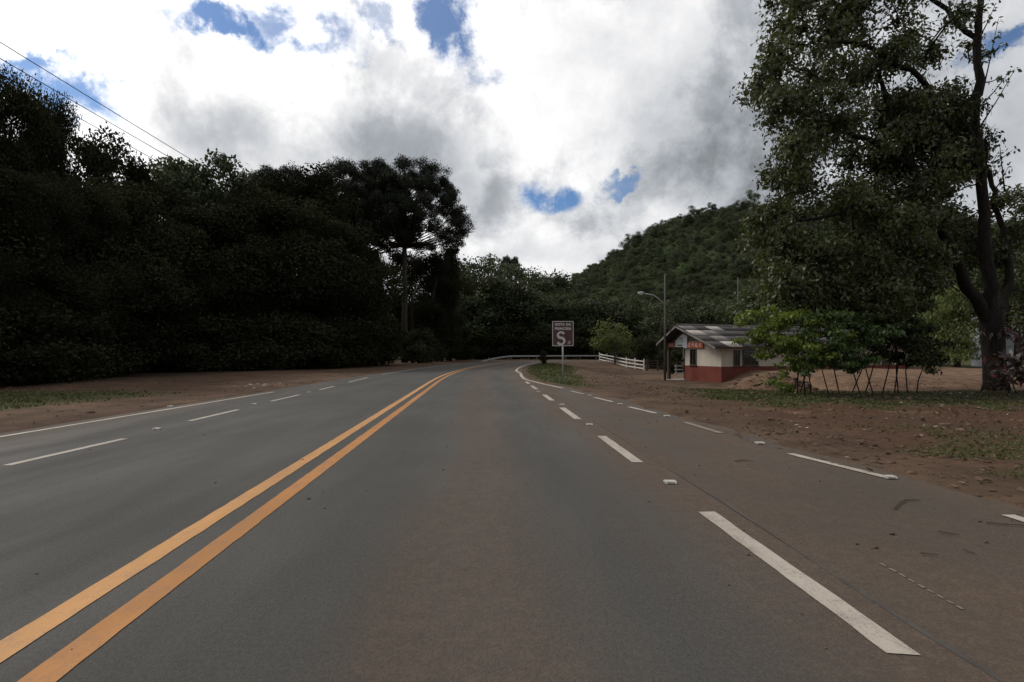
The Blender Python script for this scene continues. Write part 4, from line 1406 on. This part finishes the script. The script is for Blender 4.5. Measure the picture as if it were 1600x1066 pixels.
# roof sheets, one by one
def sheet_mesh(w_, l_, key):
    n = 14
    V, Fq = [], []
    for e in range(2):
        for k in range(n + 1):
            x = w_ * k / n
            zz = 0.018 * (1 if k % 2 else -1)
            for s in (0, 0.012):
                V.append((x, e * l_, zz + s))
    st_ = 2 * (n + 1)
    for k in range(n):
        a_, b_ = 2 * k, 2 * k + 2
        Fq.append([a_ + 1, b_ + 1, st_ + b_ + 1, st_ + a_ + 1])
        Fq.append([a_, st_ + a_, st_ + b_, b_])
        Fq.append([a_, b_, b_ + 1, a_ + 1])
        Fq.append([st_ + a_, st_ + a_ + 1, st_ + b_ + 1, st_ + b_])
    return fast_mesh('roof_sheet', V, [np.array(Fq)], [M[key]])


ROWS, COLW, X0 = 4, 1.06, -0.95
slope_len = math.hypot(RY - EAVE0[0], RZ_ - EAVE0[1])
rl = slope_len / ROWS
sheets = {k: sheet_mesh(COLW + .03, rl + .10, k) for k in ('roof_dark', 'roof_mid', 'roof_pale')}
look = {(0, 3): 'roof_mid', (0, 2): 'roof_pale', (1, 2): 'roof_mid', (0, 1): 'roof_dark', (1, 1): 'roof_mid', (1, 0): 'roof_pale', (0, 0): 'roof_dark',
        (2, 3): 'roof_pale'}
ang0 = math.atan2(RZ_ - EAVE0[1], RY - EAVE0[0])
NC = 17
for c in range(NC):
    for r in range(ROWS):
        key = look.get((c, r), 'roof_dark')
        o = link('roof_sheet', sheets[key], house)
        u = r * rl - 0.04
        o.location = (X0 + c * COLW, EAVE0[0] + math.cos(ang0) * u, EAVE0[1] + math.sin(ang0) * u + 0.012 * r + 0.006 * (c % 2) + random.uniform(0, .006))
        o.rotation_euler = (ang0 - 0.012 + random.uniform(-.006, .006), random.uniform(-.006, .006), random.uniform(-.006, .006))
        if key == 'roof_pale':
            o['label'] = 'pale replaced roof sheet'
XE = X0 + NC * COLW
th = 0.05
MB().prism([(RY + .02, RZ_ - th + .05), (EAVE1[0], EAVE1[1] - th), (EAVE1[0], EAVE1[1]), (RY + .02, RZ_ + .05)], X0, XE, 0).build('roof_slope', M['roof_dark'], house)
MB().prism([(RY - .16, RZ_ - .01), (RY, RZ_ + .085), (RY + .16, RZ_ - .01), (RY + .16, RZ_ + .02), (RY, RZ_ + .115), (RY - .16, RZ_ + .02)], X0 - .02, XE + .02, 0).build('ridge_cap', M['roof_dark'], house)
MB().tube([(3.5, RY - .35, RZ_ - .06), (5.3, RY - .35, RZ_ - .06)], 0.035, 6).build('ridge_strip', M['roof_pale'], house)
# barge boards and eave rafters
MB().prism([(EAVE0[0] - .06, EAVE0[1] - .16), (RY, RZ_ - .15), (RY, RZ_ - .03), (EAVE0[0] - .06, EAVE0[1] - .04)], X0 - .06, X0 - .025, 0).build('barge_board', M['roof_mid'], house)
MB().prism([(RY + .002, RZ_ - .15), (EAVE1[0] + .06, EAVE1[1] - .17), (EAVE1[0] + .06, EAVE1[1] - .03), (RY + .002, RZ_ - .03)], X0 - .06, X0 - .025, 0).build('barge_board', M['roof_mid'], house)
MB().box((X0, EAVE0[0] - .05, EAVE0[1] - .12), (XE, EAVE0[0] - .02, EAVE0[1] - .035)).build('fascia', M['dark_wood'], house)
for k in range(14):
    x = 0.3 + k * 1.27
    MB().prism([(EAVE0[0] + .0, EAVE0[1] - .12), (-.03, roof_z(-.03) - .14), (-.03, roof_z(-.03) - .05), (EAVE0[0] + .0, EAVE0[1] - .035)], x, x + .06, 0).build('rafter', M['dark_wood'], house)
for yy_ in (0.4, 1.7, RY - .05, 4.3):
    MB().box((X0 + .02, yy_, roof_z(yy_) - .17), (-.04, yy_ + .07, roof_z(yy_ + .07 if yy_ > RY else yy_) - .075)).build('purlin', M['dark_wood'], house)
# porch: posts, floor, beam
MB().box((-0.5, PY + .02, -0.35), (3.98, HW + .25, -0.02)).build('porch_floor', M['concrete'], house)
MB().box((-0.32, HW - .28, -0.4), (-0.14, HW - .10, 2.2)).build('porch_post', M['dark_wood'], house)
MB().box((1.05, HW - .16, -0.02), (1.17, HW - .04, 2.3)).build('porch_post', M['grey_wood'], house)
MB().box((-0.30, PY - .05, 2.12), (-0.10, HW + .05, 2.2)).build('porch_beam', M['dark_wood'], house)
rb = MB()
for z in (0.33, 0.58, 0.84):
    rb.box((0.4, HW - .02, z), (3.6, HW + .02, z + .08))
rl_ = rb.build('porch_rail', M['white_paint'], house)
rl_['kind'] = 'stuff'
for x in (0.45, 2.0, 3.5):
    MB().box((x, HW - .035, -.02), (x + .08, HW - .021, 1.0)).build('rail_post', M['white_paint'], house)
# red sign bands with pale letters and the white board, hung on the gable
sb_ = tag(empty('shop_sign', HC + Vector((0, 0, 0)), HA), 'red shop sign band with pale letters and a white board on the house gable', 'sign')
MB().box((-0.12, 1.50, 2.14), (-0.06, 3.02, 2.50)).build('red_band', M['band_red'], sb_)
MB().box((-0.12, 4.18, 2.14), (-0.06, HW + .05, 2.50)).build('red_band', M['band_red'], sb_)
bd = MB().prism([(3.0, 2.12), (4.2, 2.12), (4.2, 2.62), (3.42, 3.08), (3.0, 2.92)], -0.17, -0.125, 0).build('white_board', M['board'], sb_)


def glyph(kind, y, w_, zb, hh):
    g = MB()
    x0, x1 = -0.128, -0.1205
    s = 0.055
    if 'l' in kind:
        g.box((x0, y + w_ - s, zb), (x1, y + w_, zb + hh))
    if 'r' in kind:
        g.box((x0, y, zb), (x1, y + s, zb + hh))
    if 't' in kind:
        g.box((x0 - .001, y, zb + hh - s), (x1 - .001, y + w_, zb + hh))
    if 'm' in kind:
        g.box((x0 - .001, y, zb + hh * .45), (x1 - .001, y + w_, zb + hh * .45 + s))
    if 'b' in kind:
        g.box((x0 - .001, y, zb), (x1 - .001, y + w_, zb + s))
    g.build('letter', M['letter'], sb_)


for k, kd in enumerate(['lrtb', 'lrtm', 'ltmb', 'ltmr']):
    glyph(kd, 2.72 - k * 0.36, 0.21, 2.2, 0.24)
for k, kd in enumerate(['ltm', 'lrtm', 'lb']):
    glyph(kd, 4.78 - k * 0.24, 0.16, 2.2, 0.24)
em = MB()
for k in range(14):
    a_ = k / 13 * 4.6
    em.box((-0.180, 3.56 + .13 * math.cos(a_) - .03, 2.70 + .12 * math.sin(a_) - .025), (-0.1705, 3.56 + .13 * math.cos(a_) + .03, 2.70 + .12 * math.sin(a_) + .025))
em = MB().tube([(-0.176, 3.56 + .14 * math.cos(k / 13 * 4.6), 2.66 + .13 * math.sin(k / 13 * 4.6)) for k in range(14)], 0.022, 5)
em.build('emblem', M['ink'], bd)
MB().box((-0.178, 3.45, 2.28), (-0.1705, 3.95, 2.36)).build('emblem', M['ink'], bd)


# ------------------------------------------------------------------ person in the porch
def person():
    pw = HC + Matrix.Rotation(HA, 3, 'Z') @ Vector((0.35, 3.78, 0))
    e = tag(empty('person', (pw.x, pw.y, HC.z - 0.02), HA + R(150)), 'person standing in the porch shade in dark clothes and pale shoes', 'person')
    # joints: (x side, y front negative, z), radius
    J = {'pelvis': ((0, 0, .93), .125), 'waist': ((0, .01, 1.08), .115), 'chest': ((0, 0, 1.27), .140), 'neck0': ((0, .01, 1.43), .07), 'neck': ((0, 0, 1.49), .055), 'head': ((0, -.02, 1.58), .085), 'head1': ((0, -.015, 1.66), .082)}
    E = [('pelvis', 'waist'), ('waist', 'chest'), ('chest', 'neck0'), ('neck0', 'neck'), ('neck', 'head'), ('head', 'head1')]
    for s, n in ((-1, 'a'), (1, 'b')):
        J.update({'hip' + n: ((s * .095, 0, .88), .092), 'knee' + n: ((s * .11, -.03 - .02 * s, .49), .058), 'ank' + n: ((s * .12, .03 - .03 * s, .09), .038), 'toe' + n: ((s * .14, -.13 - .03 * s, .035), .034),
                  'sho' + n: ((s * .18, .01, 1.38), .062), 'elb' + n: ((s * .235, .04, 1.11), .043), 'wri' + n: ((s * .20, -.10, .92), .029), 'hand' + n: ((s * .185, -.15, .86), .034)})
        E += [('pelvis', 'hip' + n), ('hip' + n, 'knee' + n), ('knee' + n, 'ank' + n), ('ank' + n, 'toe' + n), ('chest', 'sho' + n), ('sho' + n, 'elb' + n), ('elb' + n, 'wri' + n), ('wri' + n, 'hand' + n)]
        for f in range(5):
            a_ = (s * (.165 + .012 * f), -.155 + .008 * f, .845)
            J['f%d%s' % (f, n)] = (a_, .011)
            J['g%d%s' % (f, n)] = ((a_[0] - s * .004, a_[1] + .012, a_[2] - (.075 if f in (1, 2, 3) else .05)), .008)
            E += [('hand' + n, 'f%d%s' % (f, n)), ('f%d%s' % (f, n), 'g%d%s' % (f, n))]
    names = list(J)
    me = bpy.data.meshes.new('body')
    me.from_pydata([J[k][0] for k in names], [(names.index(a_), names.index(b_)) for a_, b_ in E], [])
    o = link('body', me)
    sk = o.modifiers.new('skin', 'SKIN')
    for i, k in enumerate(names):
        sv_ = me.skin_vertices[0].data[i]
        sv_.radius = (J[k][1], J[k][1])
        sv_.use_root = k == 'pelvis'
    o.modifiers.new('sub', 'SUBSURF').levels = 1
    o.modifiers['sub'].render_levels = 1
    dg = bpy.context.evaluated_depsgraph_get()
    ev = bpy.data.meshes.new_from_object(o.evaluated_get(dg))
    bpy.data.objects.remove(o)
    for mm in ('skin', 'cloth_navy', 'cloth_dark', 'board'):
        ev.materials.append(M[mm])
    for p_ in ev.polygons:
        z = p_.center.z
        p_.use_smooth = True
        p_.material_index = 0 if z > 1.46 else 3 if z < .10 else 1 if (z > .94 and not (abs(p_.center.x) > .16 and z < 1.2)) else 2 if (z > .52 and abs(p_.center.x) < .165) else 0
    link('body', ev, e)
    MB().ell((0, .012, 1.665), (.088, .098, .082), 12, 8).build('hair', M['hair'], e, True)
    f = MB()
    f.ell((0, -.105, 1.60), (.014, .02, .022), 6, 5)
    for s in (-1, 1):
        f.ell((s * .085, 0, 1.60), (.012, .02, .03), 6, 5)
    f.build('nose_and_ears', M['skin'], e, True)
    ey = MB()
    for s in (-1, 1):
        ey.ell((s * .032, -.094, 1.625), (.012, .008, .008), 6, 5)
    ey.build('eyes', M['hair'], e, True)


person()

# ------------------------------------------------------------------ brown tourist sign
SX, SY = G(879.5, 600)
SZ = hgt(SX, SY)
sign = tag(empty('road_sign', (SX, SY, 0), 0), 'brown tourist route sign with white S emblem on a single post in the grass island', 'sign')
MB().tube([(0, 0.03, SZ - .3), (0, 0.03, 2.50)], 0.036, 10).build('post', M['galvanised'], sign, True)
zt, zb_, hw_ = 2.55, 1.54, 0.43
MB().box((-hw_, -0.022, zb_), (hw_, -0.010, zt)).build('panel', M['sign_brown'], sign)
br = MB()
for z in (zb_ + .18, zt - .2):
    br.box((-.3, -.0095, z), (.3, -.004, z + .05))
br.build('bracket', M['galvanised'], sign)
bo = MB()
bwid = 0.026
bo.box((-hw_, -.026, zb_), (hw_, -.0222, zb_ + bwid)).box((-hw_, -.026, zt - bwid), (hw_, -.0222, zt))
bo.box((-hw_, -.026, zb_ + bwid), (-hw_ + bwid, -.0222, zt - bwid)).box((hw_ - bwid, -.026, zb_ + bwid), (hw_, -.0222, zt - bwid))
bo.build('border', M['sign_white'], sign)


def text(body, size, x, z, parent, m, bold=0.006):
    cu = bpy.data.curves.new('lettering', 'FONT')
    cu.body = body
    cu.size = size
    cu.align_x = 'CENTER'
    cu.extrude = 0.001
    cu.offset = bold
    cu.space_character = 1.12
    o = bpy.data.objects.new('lettering', cu)
    C.objects.link(o)
    dg = bpy.context.evaluated_depsgraph_get()
    me = bpy.data.meshes.new_from_object(o.evaluated_get(dg))
    bpy.data.objects.remove(o)
    me.materials.clear()
    me.materials.append(m)
    o = link('lettering', me, parent, (x, -0.0235, z))
    o.rotation_euler = (R(90), 0, 0)
    return o


text('ROTA DA', 0.135, 0.0, zt - .180, sign, M['sign_white'])
text('PRINCESA', 0.135, 0.0, zt - .350, sign, M['sign_white'])
# big S emblem: a swelling stroke with ball ends
sp = []
for k in range(33):
    u = k / 32
    a_ = u * 2 * PI * 0.75
    if u < 0.5:
        an = R(20) + u / 0.5 * R(250)
        sp.append((-.08 + .125 * math.cos(an), 1.985 + .115 * math.sin(an)))
    else:
        an = R(90) - (u - 0.5) / 0.5 * R(250)
        sp.append((-.08 + .14 * math.cos(an), 1.74 + .13 * math.sin(an)))
V = []
for k, p_ in enumerate(sp):
    a_, b_ = sp[max(0, k - 1)], sp[min(32, k + 1)]
    t_ = Vector((b_[0] - a_[0], b_[1] - a_[1])).normalized()
    wd = 0.032 + 0.020 * math.exp(-((k - 16) / 7.0) ** 2) + 0.014 * (k < 4 or k > 28)
    V.append((p_[0] - t_.y * wd, -.0245, p_[1] + t_.x * wd))
    V.append((p_[0] + t_.y * wd, -.0245, p_[1] - t_.x * wd))
a = np.arange(len(V)).reshape(-1, 2)
link('emblem', fast_mesh('emblem', V, [np.stack([a[:-1, 0], a[1:, 0], a[1:, 1], a[:-1, 1]], -1)], [M['sign_white']]), sign)
sq = MB()
sq.box((.20, -.0245, 1.62), (.215, -.0228, 1.74)).box((.285, -.0245, 1.62), (.30, -.0228, 1.74)).box((.215, -.0245, 1.725), (.285, -.0228, 1.74)).box((.215, -.0245, 1.62), (.285, -.0228, 1.635)).box((.235, -.0245, 1.655), (.265, -.0228, 1.70))
sq.build('small_emblem', M['sign_white'], sign)


# ------------------------------------------------------------------ lamps, poles, wires
def lamp_head(parent, a_, e_):
    """arm from a_ to e_ and a lamp at its end"""
    a_, e_ = Vector(a_), Vector(e_)
    md = a_.lerp(e_, .55) + Vector((0, 0, .22))
    m0 = a_.lerp(md, .5) + Vector((0, 0, .03))
    MB().tube([a_, m0, md, e_], [.035, .032, .03, .028], 8).build('arm', M['galvanised'], parent, True)
    d = (e_ - md).normalized()
    hd = MB()
    hd.ell(e_ + d * .22, (.24, .13, .085), 12, 8)
    h_ = hd.build('lamp_head', M['galvanised'], parent, True)
    MB().ell(e_ + d * .24 + Vector((0, 0, -.055)), (.17, .10, .075), 12, 8).build('lens', M['lamp_white'], h_, True)


d = 35.2
x = (1039 - 800) / F * d
g = hgt(x, d)
lp = tag(empty('lamp_post', (x, d, g)), 'thin lamp post with a curved arm standing in front of the house porch', 'lamp post')
MB().tube([(0, 0, -.4), (0, 0, 1.3 + 122 / F * d - g)], [.085, .05], 10).build('pole', M['pole'], lp, True)
lamp_head(lp, (0, 0, 1.3 + 74 / F * d - g), ((1006 - 1039) / F * d, -.1, 1.3 + 91 / F * d - g))

d = 64.0
x = (1153 - 800) / F * d
g = hgt(x, d)
lp = tag(empty('lamp_post', (x, d, g)), 'far lamp post rising from the trees behind the house roof', 'lamp post')
MB().tube([(0, 0, -.4), (0, 0, 1.3 + 116 / F * d - g)], [.10, .06], 10).build('pole', M['pole'], lp, True)
lamp_head(lp, (0, 0, 1.3 + 70 / F * d - g), ((1159 - 1153) / F * d + .15, -.5, 1.3 + 83 / F * d - g))

POLES = [(-12.0, 63.0), (-12.3, -4.0)]
for k, (x, y) in enumerate(POLES):
    g = hgt(x, y)
    lp = tag(empty('power_pole', (x, y, g)), ['concrete power pole with a street lamp in front of the broad pine', 'power pole beside the road behind the camera'][k], 'power pole')
    MB().tube([(0, 0, -.5), (0, 0, 9.4 - g)], [.17, .10], 10).build('pole', M['bark_dark'], lp, True)
    ca = MB().box((-.06, -.05, 8.45 - g), (.06, .05, 8.57 - g)).build('bracket', M['dark_wood'], lp)
    for z in (8.5, 8.12, 7.75):
        MB().tube([(.1, 0, z - g - .05), (.24, 0, z - g - .05), (.24, 0, z - g)], .03, 6).build('insulator', M['galvanised'], lp)
    if k == 0:
        lamp_head(lp, (0, 0, 8.2 - g), (1.0, -.4, 8.75 - g))
for z, lb in ((8.5, 'uppermost power line crossing the sky above the left wood'), (8.12, 'middle power line crossing the sky above the left wood'), (7.75, 'lowest power line crossing the sky above the left wood')):
    a_, b_ = Vector((POLES[1][0] + .24, POLES[1][1], z)), Vector((POLES[0][0] + .24, POLES[0][1], z))
    pts = []
    for k in range(41):
        u = k / 40
        p_ = a_.lerp(b_, u)
        p_.z -= 0.5 * 4 * u * (1 - u) - 0.42
        pts.append(p_ if 0 < k < 40 else (a_ if k == 0 else b_))
    tag(MB().tube(pts, 0.011, 5).build('power_line', M['wire']), lb, 'power line', 'power lines over the left wood')


# ------------------------------------------------------------------ guardrail
def guardrail():
    ps = [(j, AX[j]) for j in range(len(AX)) if AX[j, 2] > 0.16]
    path = []
    for j, (x, y, h) in ps:
        path.append(Vector((x - math.cos(h) * 5.1, y + math.sin(h) * 5.1, 0)))
    path = [p_ for p_ in path if p_.y > 70 and p_.x < 46]
    e = tag(empty('guardrail', path[0]), 'long grey steel guardrail along the outer side of the bend', 'guardrail')
    o0 = path[0]
    n = len(path)
    prof = [(-.0, .53), (-.06, .57), (-.06, .61), (0, .645), (-.06, .68), (-.06, .72), (0, .76)]
    V = []
    for k, p_ in enumerate(path):
        t_ = (path[min(n - 1, k + 1)] - path[max(0, k - 1)]).normalized()
        s = Vector((t_.y, -t_.x, 0))
        drop = -.72 * (1 - min(1, k / 12.0)) ** 1.3
        for (q_, z) in prof:
            V.append(p_ - o0 - s * q_ + Vector((0, 0, z + drop)))
        for (q_, z) in prof[::-1]:
            V.append(p_ - o0 - s * (q_ + .012) + Vector((0, 0, z + drop)))
    m_ = 2 * len(prof)
    a_ = np.arange(n * m_).reshape(n, m_)
    q_ = np.stack([a_[:-1], a_[1:], np.roll(a_, -1, 1)[1:], np.roll(a_, -1, 1)[:-1]], -1).reshape(-1, 4)
    link('rail', fast_mesh('rail', V, [q_], [M['rail_grey']]), e)
    pm = MB().box((-.06, -.05, -.3), (.06, .05, .74)).mesh('guardrail_post', M['grey_wood'])
    for k in range(12, n, 8):
        t_ = (path[min(n - 1, k + 1)] - path[max(0, k - 1)]).normalized()
        s = Vector((t_.y, -t_.x, 0))
        o = link('post', pm, e, path[k] - o0 - s * .10)
        o.rotation_euler = (0, 0, math.atan2(t_.y, t_.x))


guardrail()


# ------------------------------------------------------------------ fences
def rail_fence(pts, zg, h, m, label, rails=3, rw=0.09, post_h=None, between=2, name='rail_fence', tall=0.25):
    b0 = Vector((pts[0][0], pts[0][1], zg[0]))
    e = tag(empty(name, b0), label, 'fence')
    for i, (a_, b_) in enumerate(zip(pts[:-1], pts[1:])):
        A = Vector((a_[0], a_[1], zg[i]))
        B = Vector((b_[0], b_[1], zg[i + 1]))
        d_ = (B - A).normalized()
        for r in range(rails):
            z = h * (0.98 - r * (0.84 / max(1, rails - 1)) * 0.92)
            MA = Matrix.Translation((A + Vector((0, 0, z))) - b0) @ d_.to_track_quat('X', 'Z').to_matrix().to_4x4()
            MB().box((0.0, -.02, -rw / 2), ((B - A).length, .02, rw / 2), MA).build('rail', m, e)
        for k in range(between + 1):
            p_ = A.lerp(B, k / (between + 0.0 if i == len(pts) - 2 else between + 1))
            q_ = p_ - b0
            MB().box((q_.x - .055, q_.y + .022, q_.z - .3), (q_.x + .055, q_.y + .13, q_.z + h + tall)).build('post', m, e)
    return e


rail_fence([(13.0, 78), (13.1, 60), (14.1, 56)], [0.0, -.52, -.70], 1.0, M['white_paint'], 'white three rail fence dropping along the dirt driveway', 3, 0.11, between=2)
rail_fence([(14.4, 55.8), (16.4, 55), (19.4, 54)], [-.70, -.66, -.62], 1.05, M['dark_wood'], 'dark wooden rail fence between the white fence and the porch', 4, 0.08, between=1, name='wooden_fence', tall=.05)
# thin stakes of the garden behind the white fence
for k in range(9):
    px = 948 + k * 8.5
    d = 70 - k * 0.9
    x = (px - 800) / F * d
    g = hgt(x, d)
    tag(MB().tube([(x, d, g - .2), (x + .02, d, g + 1.35 + .2 * math.sin(k * 2.1))], .03, 6).build('garden_stake', M['grey_wood']),
        'one of the thin grey stakes in the row behind the white rail fence', 'stake', 'stakes behind the white fence')

# pale building glimpsed through the fork of the big tree
bx_ = P(1573, 470, 44)
sd = tag(empty('shed', (bx_.x, 44, 0.1), R(-10)), 'pale blue building glimpsed through the forked trunk', 'building')
MB().box((-1.15, 0, -.5), (1.15, 2.4, 5.2)).build('wall', M['pale_shed'], sd)
MB().prism([(-1.4, 5.2), (1.4, 5.2), (0, 5.8)], -.3, 2.7, 1).build('roof', M['roof_dark'], sd)
wn = MB().box((-.9, -.05, 3.2), (.3, -.003, 4.4)).build('window', M['frame'], sd)
MB().box((-.82, -.06, 3.28), (.22, -.052, 4.32)).build('pane', M['glass'], wn)

# ------------------------------------------------------------------ grass, leaves, clods, twigs
def on_ground(xs, ys):
    return height(np.asarray(xs), np.asarray(ys))


def grass_sheet(name, areas, m):
    xs, ys, hs = [], [], []
    for (x0, x1, y0, y1, n, h) in areas:
        xs.append(rng.uniform(x0, x1, n))
        ys.append(rng.uniform(y0, y1, n))
        hs.append(np.full(n, h))
    xs, ys, hs = map(np.concatenate, (xs, ys, hs))
    n1 = fbm(xs, ys, 2.2)
    n2 = fbm(xs + 31, ys - 11, .7)
    jx_, jy_ = xs + (n1 - .5) * 2.4, ys + (n2 - .5) * 1.8 + (n1 - .5) * 2.0
    dd = asph_dist(xs, ys)
    lat = lat_of(xs, ys)[0]
    isl = sm(dd, .25, .7) * (1 - sm(jx_, 2.3 + .085 * (jy_ - 20), 3.2 + .085 * (jy_ - 20))) * band(ys, 19.3, 58, .9) * (lat > 0)
    dens = np.maximum.reduce([isl, band(jy_ + (fbm(xs - 7, ys + 3, 3.4, 5) - .5) * 5, 11.9, 19, .9) * sm(jx_, 5.3, 7.4), .45 * band(jy_, 2, 8.4, 1.2) * sm(jx_, 4.5, 5.6) * sm(n2, .35, .6),
                              band(jy_, 10.2, 16.5, .8) * (1 - sm(jx_, -12.2, -10.2)), .02 * (dd > .1)])
    dens = dens * (1 - .8 * band(jy_, 13.6, 20.9, .9) * sm(jx_, 7.6, 9.8))
    k = (rng.random(len(xs)) < dens * sm(n2, .25, .55)) & (dd > 0.1)
    xs, ys, hs = xs[k], ys[k], hs[k]
    zs = on_ground(xs, ys) - .01
    n = len(xs)
    a_ = rng.random(n) * 6.28
    wd = .010 + .010 * rng.random(n)
    wd = wd * (1 + ys / 22)
    hh = hs * (.4 + .9 * rng.random(n))
    lean = rng.normal(size=(n, 2)) * hh[:, None] * .6
    p0 = np.stack([xs - np.cos(a_) * wd, ys - np.sin(a_) * wd, zs], 1)
    p1 = np.stack([xs + np.cos(a_) * wd, ys + np.sin(a_) * wd, zs], 1)
    p2 = np.stack([xs + lean[:, 0], ys + lean[:, 1], zs + hh], 1)
    V = np.stack([p0, p1, p2], 1).reshape(-1, 3)
    o = link(name, fast_mesh(name, V, [np.arange(len(V)).reshape(-1, 3)], [m]))
    o['kind'] = 'stuff'


M['grass'] = leafmat('grass', (0.024, 0.030, 0.010), (0.070, 0.075, 0.030), 0.2, 0.7, 0.15, accents=[(0.9, (0.13, 0.10, 0.05))])
grass_sheet('grass', [(4, 22, 10, 20, 90000, .055), (0, 9, 19, 58, 26000, .08), (-22, -8, 9, 18, 14000, .07), (4.2, 11, 3, 9.5, 30000, .045), (3.5, 14, 5, 12, 9000, .035), (-20, -7, 3, 34, 5000, .05)], M['grass'])


def flat_leaves(name, n, m, area, size, bias=None):
    xs, ys = rng.uniform(area[0], area[1], n), rng.uniform(area[2], area[3], n)
    k = (asph_dist(xs, ys) > -.25) | (rng.random(n) < .04)
    k &= (fbm(xs, ys, 1.4) + .25 * rng.random(n) > .52) & ((xs > 7.5) | (rng.random(n) < .3 + .7 * (ys < 9)))
    xs, ys = xs[k], ys[k]
    n = len(xs)
    zs = np.maximum(on_ground(xs, ys), np.where(asph_dist(xs, ys) < .05, 0.002, -9)) + .012
    a_ = rng.random(n) * 6.28
    s = size * (.5 + rng.random(n))
    ax = np.stack([np.cos(a_), np.sin(a_), rng.normal(size=n) * .25], 1) * s[:, None]
    sd_ = np.stack([-np.sin(a_), np.cos(a_), rng.normal(size=n) * .3], 1) * s[:, None] * .32
    c = np.stack([xs, ys, zs + .3 * np.abs(ax[:, 2])], 1)
    V = np.stack([c - ax * .5, c + sd_, c + ax * .5, c - sd_], 1).reshape(-1, 3)
    o = link(name, fast_mesh(name, V, [np.arange(len(V)).reshape(-1, 4)], [m]))
    o['kind'] = 'stuff'


M['dry_leaf'] = leafmat('dry_leaf', (0.035, 0.022, 0.014), (0.11, 0.072, 0.045), .1, .7, .2, accents=[(0.92, (0.20, 0.155, 0.115)), (0.985, (0.32, 0.27, 0.22))])
flat_leaves('fallen_leaves', 14000, M['dry_leaf'], (3.4, 24, 3.5, 23), .07)

bmv = MB()
ico = [Vector(v_) for v_ in ((0, 0, 1), (.89, 0, .45), (.28, .85, .45), (-.72, .53, .45), (-.72, -.53, .45), (.28, -.85, .45), (.72, .53, -.45), (-.28, .85, -.45), (-.89, 0, -.45), (-.28, -.85, -.45), (.72, -.53, -.45), (0, 0, -1))]
icf = [(0, 1, 2), (0, 2, 3), (0, 3, 4), (0, 4, 5), (0, 5, 1), (1, 6, 2), (2, 7, 3), (3, 8, 4), (4, 9, 5), (5, 10, 1), (2, 6, 7), (3, 7, 8), (4, 8, 9), (5, 9, 10), (1, 10, 6), (11, 7, 6), (11, 8, 7), (11, 9, 8), (11, 10, 9), (11, 6, 10)]
V, Ft = [], []


def clods(n, x0, x1, y0, y1, s):
    xs, ys = rng.uniform(x0, x1, n), rng.uniform(y0, y1, n)
    k = asph_dist(xs, ys) > .05
    xs, ys = xs[k], ys[k]
    zs = on_ground(xs, ys)
    for x_, y_, z_ in zip(xs, ys, zs):
        r = s * (.3 + rng.random() ** 3 * 1.6)
        i = len(V)
        for p_ in ico:
            q_ = p_ * r * (.7 + .6 * rng.random())
            V.append((x_ + q_.x * 1.3, y_ + q_.y * 1.1, z_ + q_.z * .7))
        Ft.extend([[i + k for k in f_] for f_ in icf])


clods(520, 3.6, 16, 5, 12.4, .035)
clods(300, 9.8, 14, 22.2, 26.4, .09)
clods(260, -18, -7.9, 4, 24, .04)
clods(200, 2.5, 11, 13, 36, .045)
o = link('dirt_clods', fast_mesh('dirt_clods', V, [np.array(Ft)], [M['clod']]))
o['kind'] = 'stuff'

for pix, lb in [([(1396, 797), (1404, 788), (1413, 783), (1438, 783)], 'hooked dark twig lying on the bay asphalt'),
                ([(1540, 818), (1570, 821), (1606, 823)], 'long straight twig on the bay near the right photo edge'),
                ([(1506, 860), (1522, 866)], 'short stubby stick on the bay asphalt'),
                ([(1438, 866), (1466, 869)], 'thin dark twig beside the short stick'),
                ([(1466, 832), (1500, 838)], 'pale thin twig on a dusty spot of the bay'),
                ([(1148, 722), (1162, 720), (1177, 722)], 'dark twig lying in the bay before the long bay dash')]:
    pts = [Vector((*G(*p_), 0.010)) for p_ in pix]
    tag(MB().tube(pts, [.0055] * (len(pts) - 1) + [.003], 6).build('twig', M['stick']), lb, 'twig', 'fallen twigs on the bay')
x, y = G(402, 603)
V, Ft = [], []
clods(0, 0, 1, 0, 1, .1)
for _ in range(14):
    x_, y_ = x + rng.normal() * .4, y + rng.normal() * .5
    z_ = hgt(x_, y_)
    r = .03 + .04 * rng.random()
    i = len(V)
    for p_ in ico:
        q_ = p_ * r * (.7 + .6 * rng.random())
        V.append((x_ + q_.x * 1.4, y_ + q_.y, z_ + q_.z * .6))
    Ft.extend([[i + k for k in f_] for f_ in icf])
o = link('pale_rubble', fast_mesh('pale_rubble', V, [np.array(Ft)], [M['concrete']]))
o['kind'] = 'stuff'

V, Ft = [], []
n = 420
ys = rng.uniform(2.2, 16, n) ** 1.0
xs = rng.uniform(-7, 4, n)
k = (asph_dist(xs, ys) < -.05) & ((xs > 1.6) | (rng.random(n) < .35))
for x_, y_ in zip(xs[k], ys[k]):
    r = .004 + .011 * rng.random() ** 3
    i = len(V)
    for p_ in ico:
        q_ = p_ * r * (.7 + .6 * rng.random())
        V.append((x_ + q_.x * 1.3, y_ + q_.y, .003 + q_.z * .7))
    Ft.extend([[i + j for j in f_] for f_ in icf])
o = link('road_grit', fast_mesh('road_grit', V, [np.array(Ft)], [M['clod']]))
o['kind'] = 'stuff'
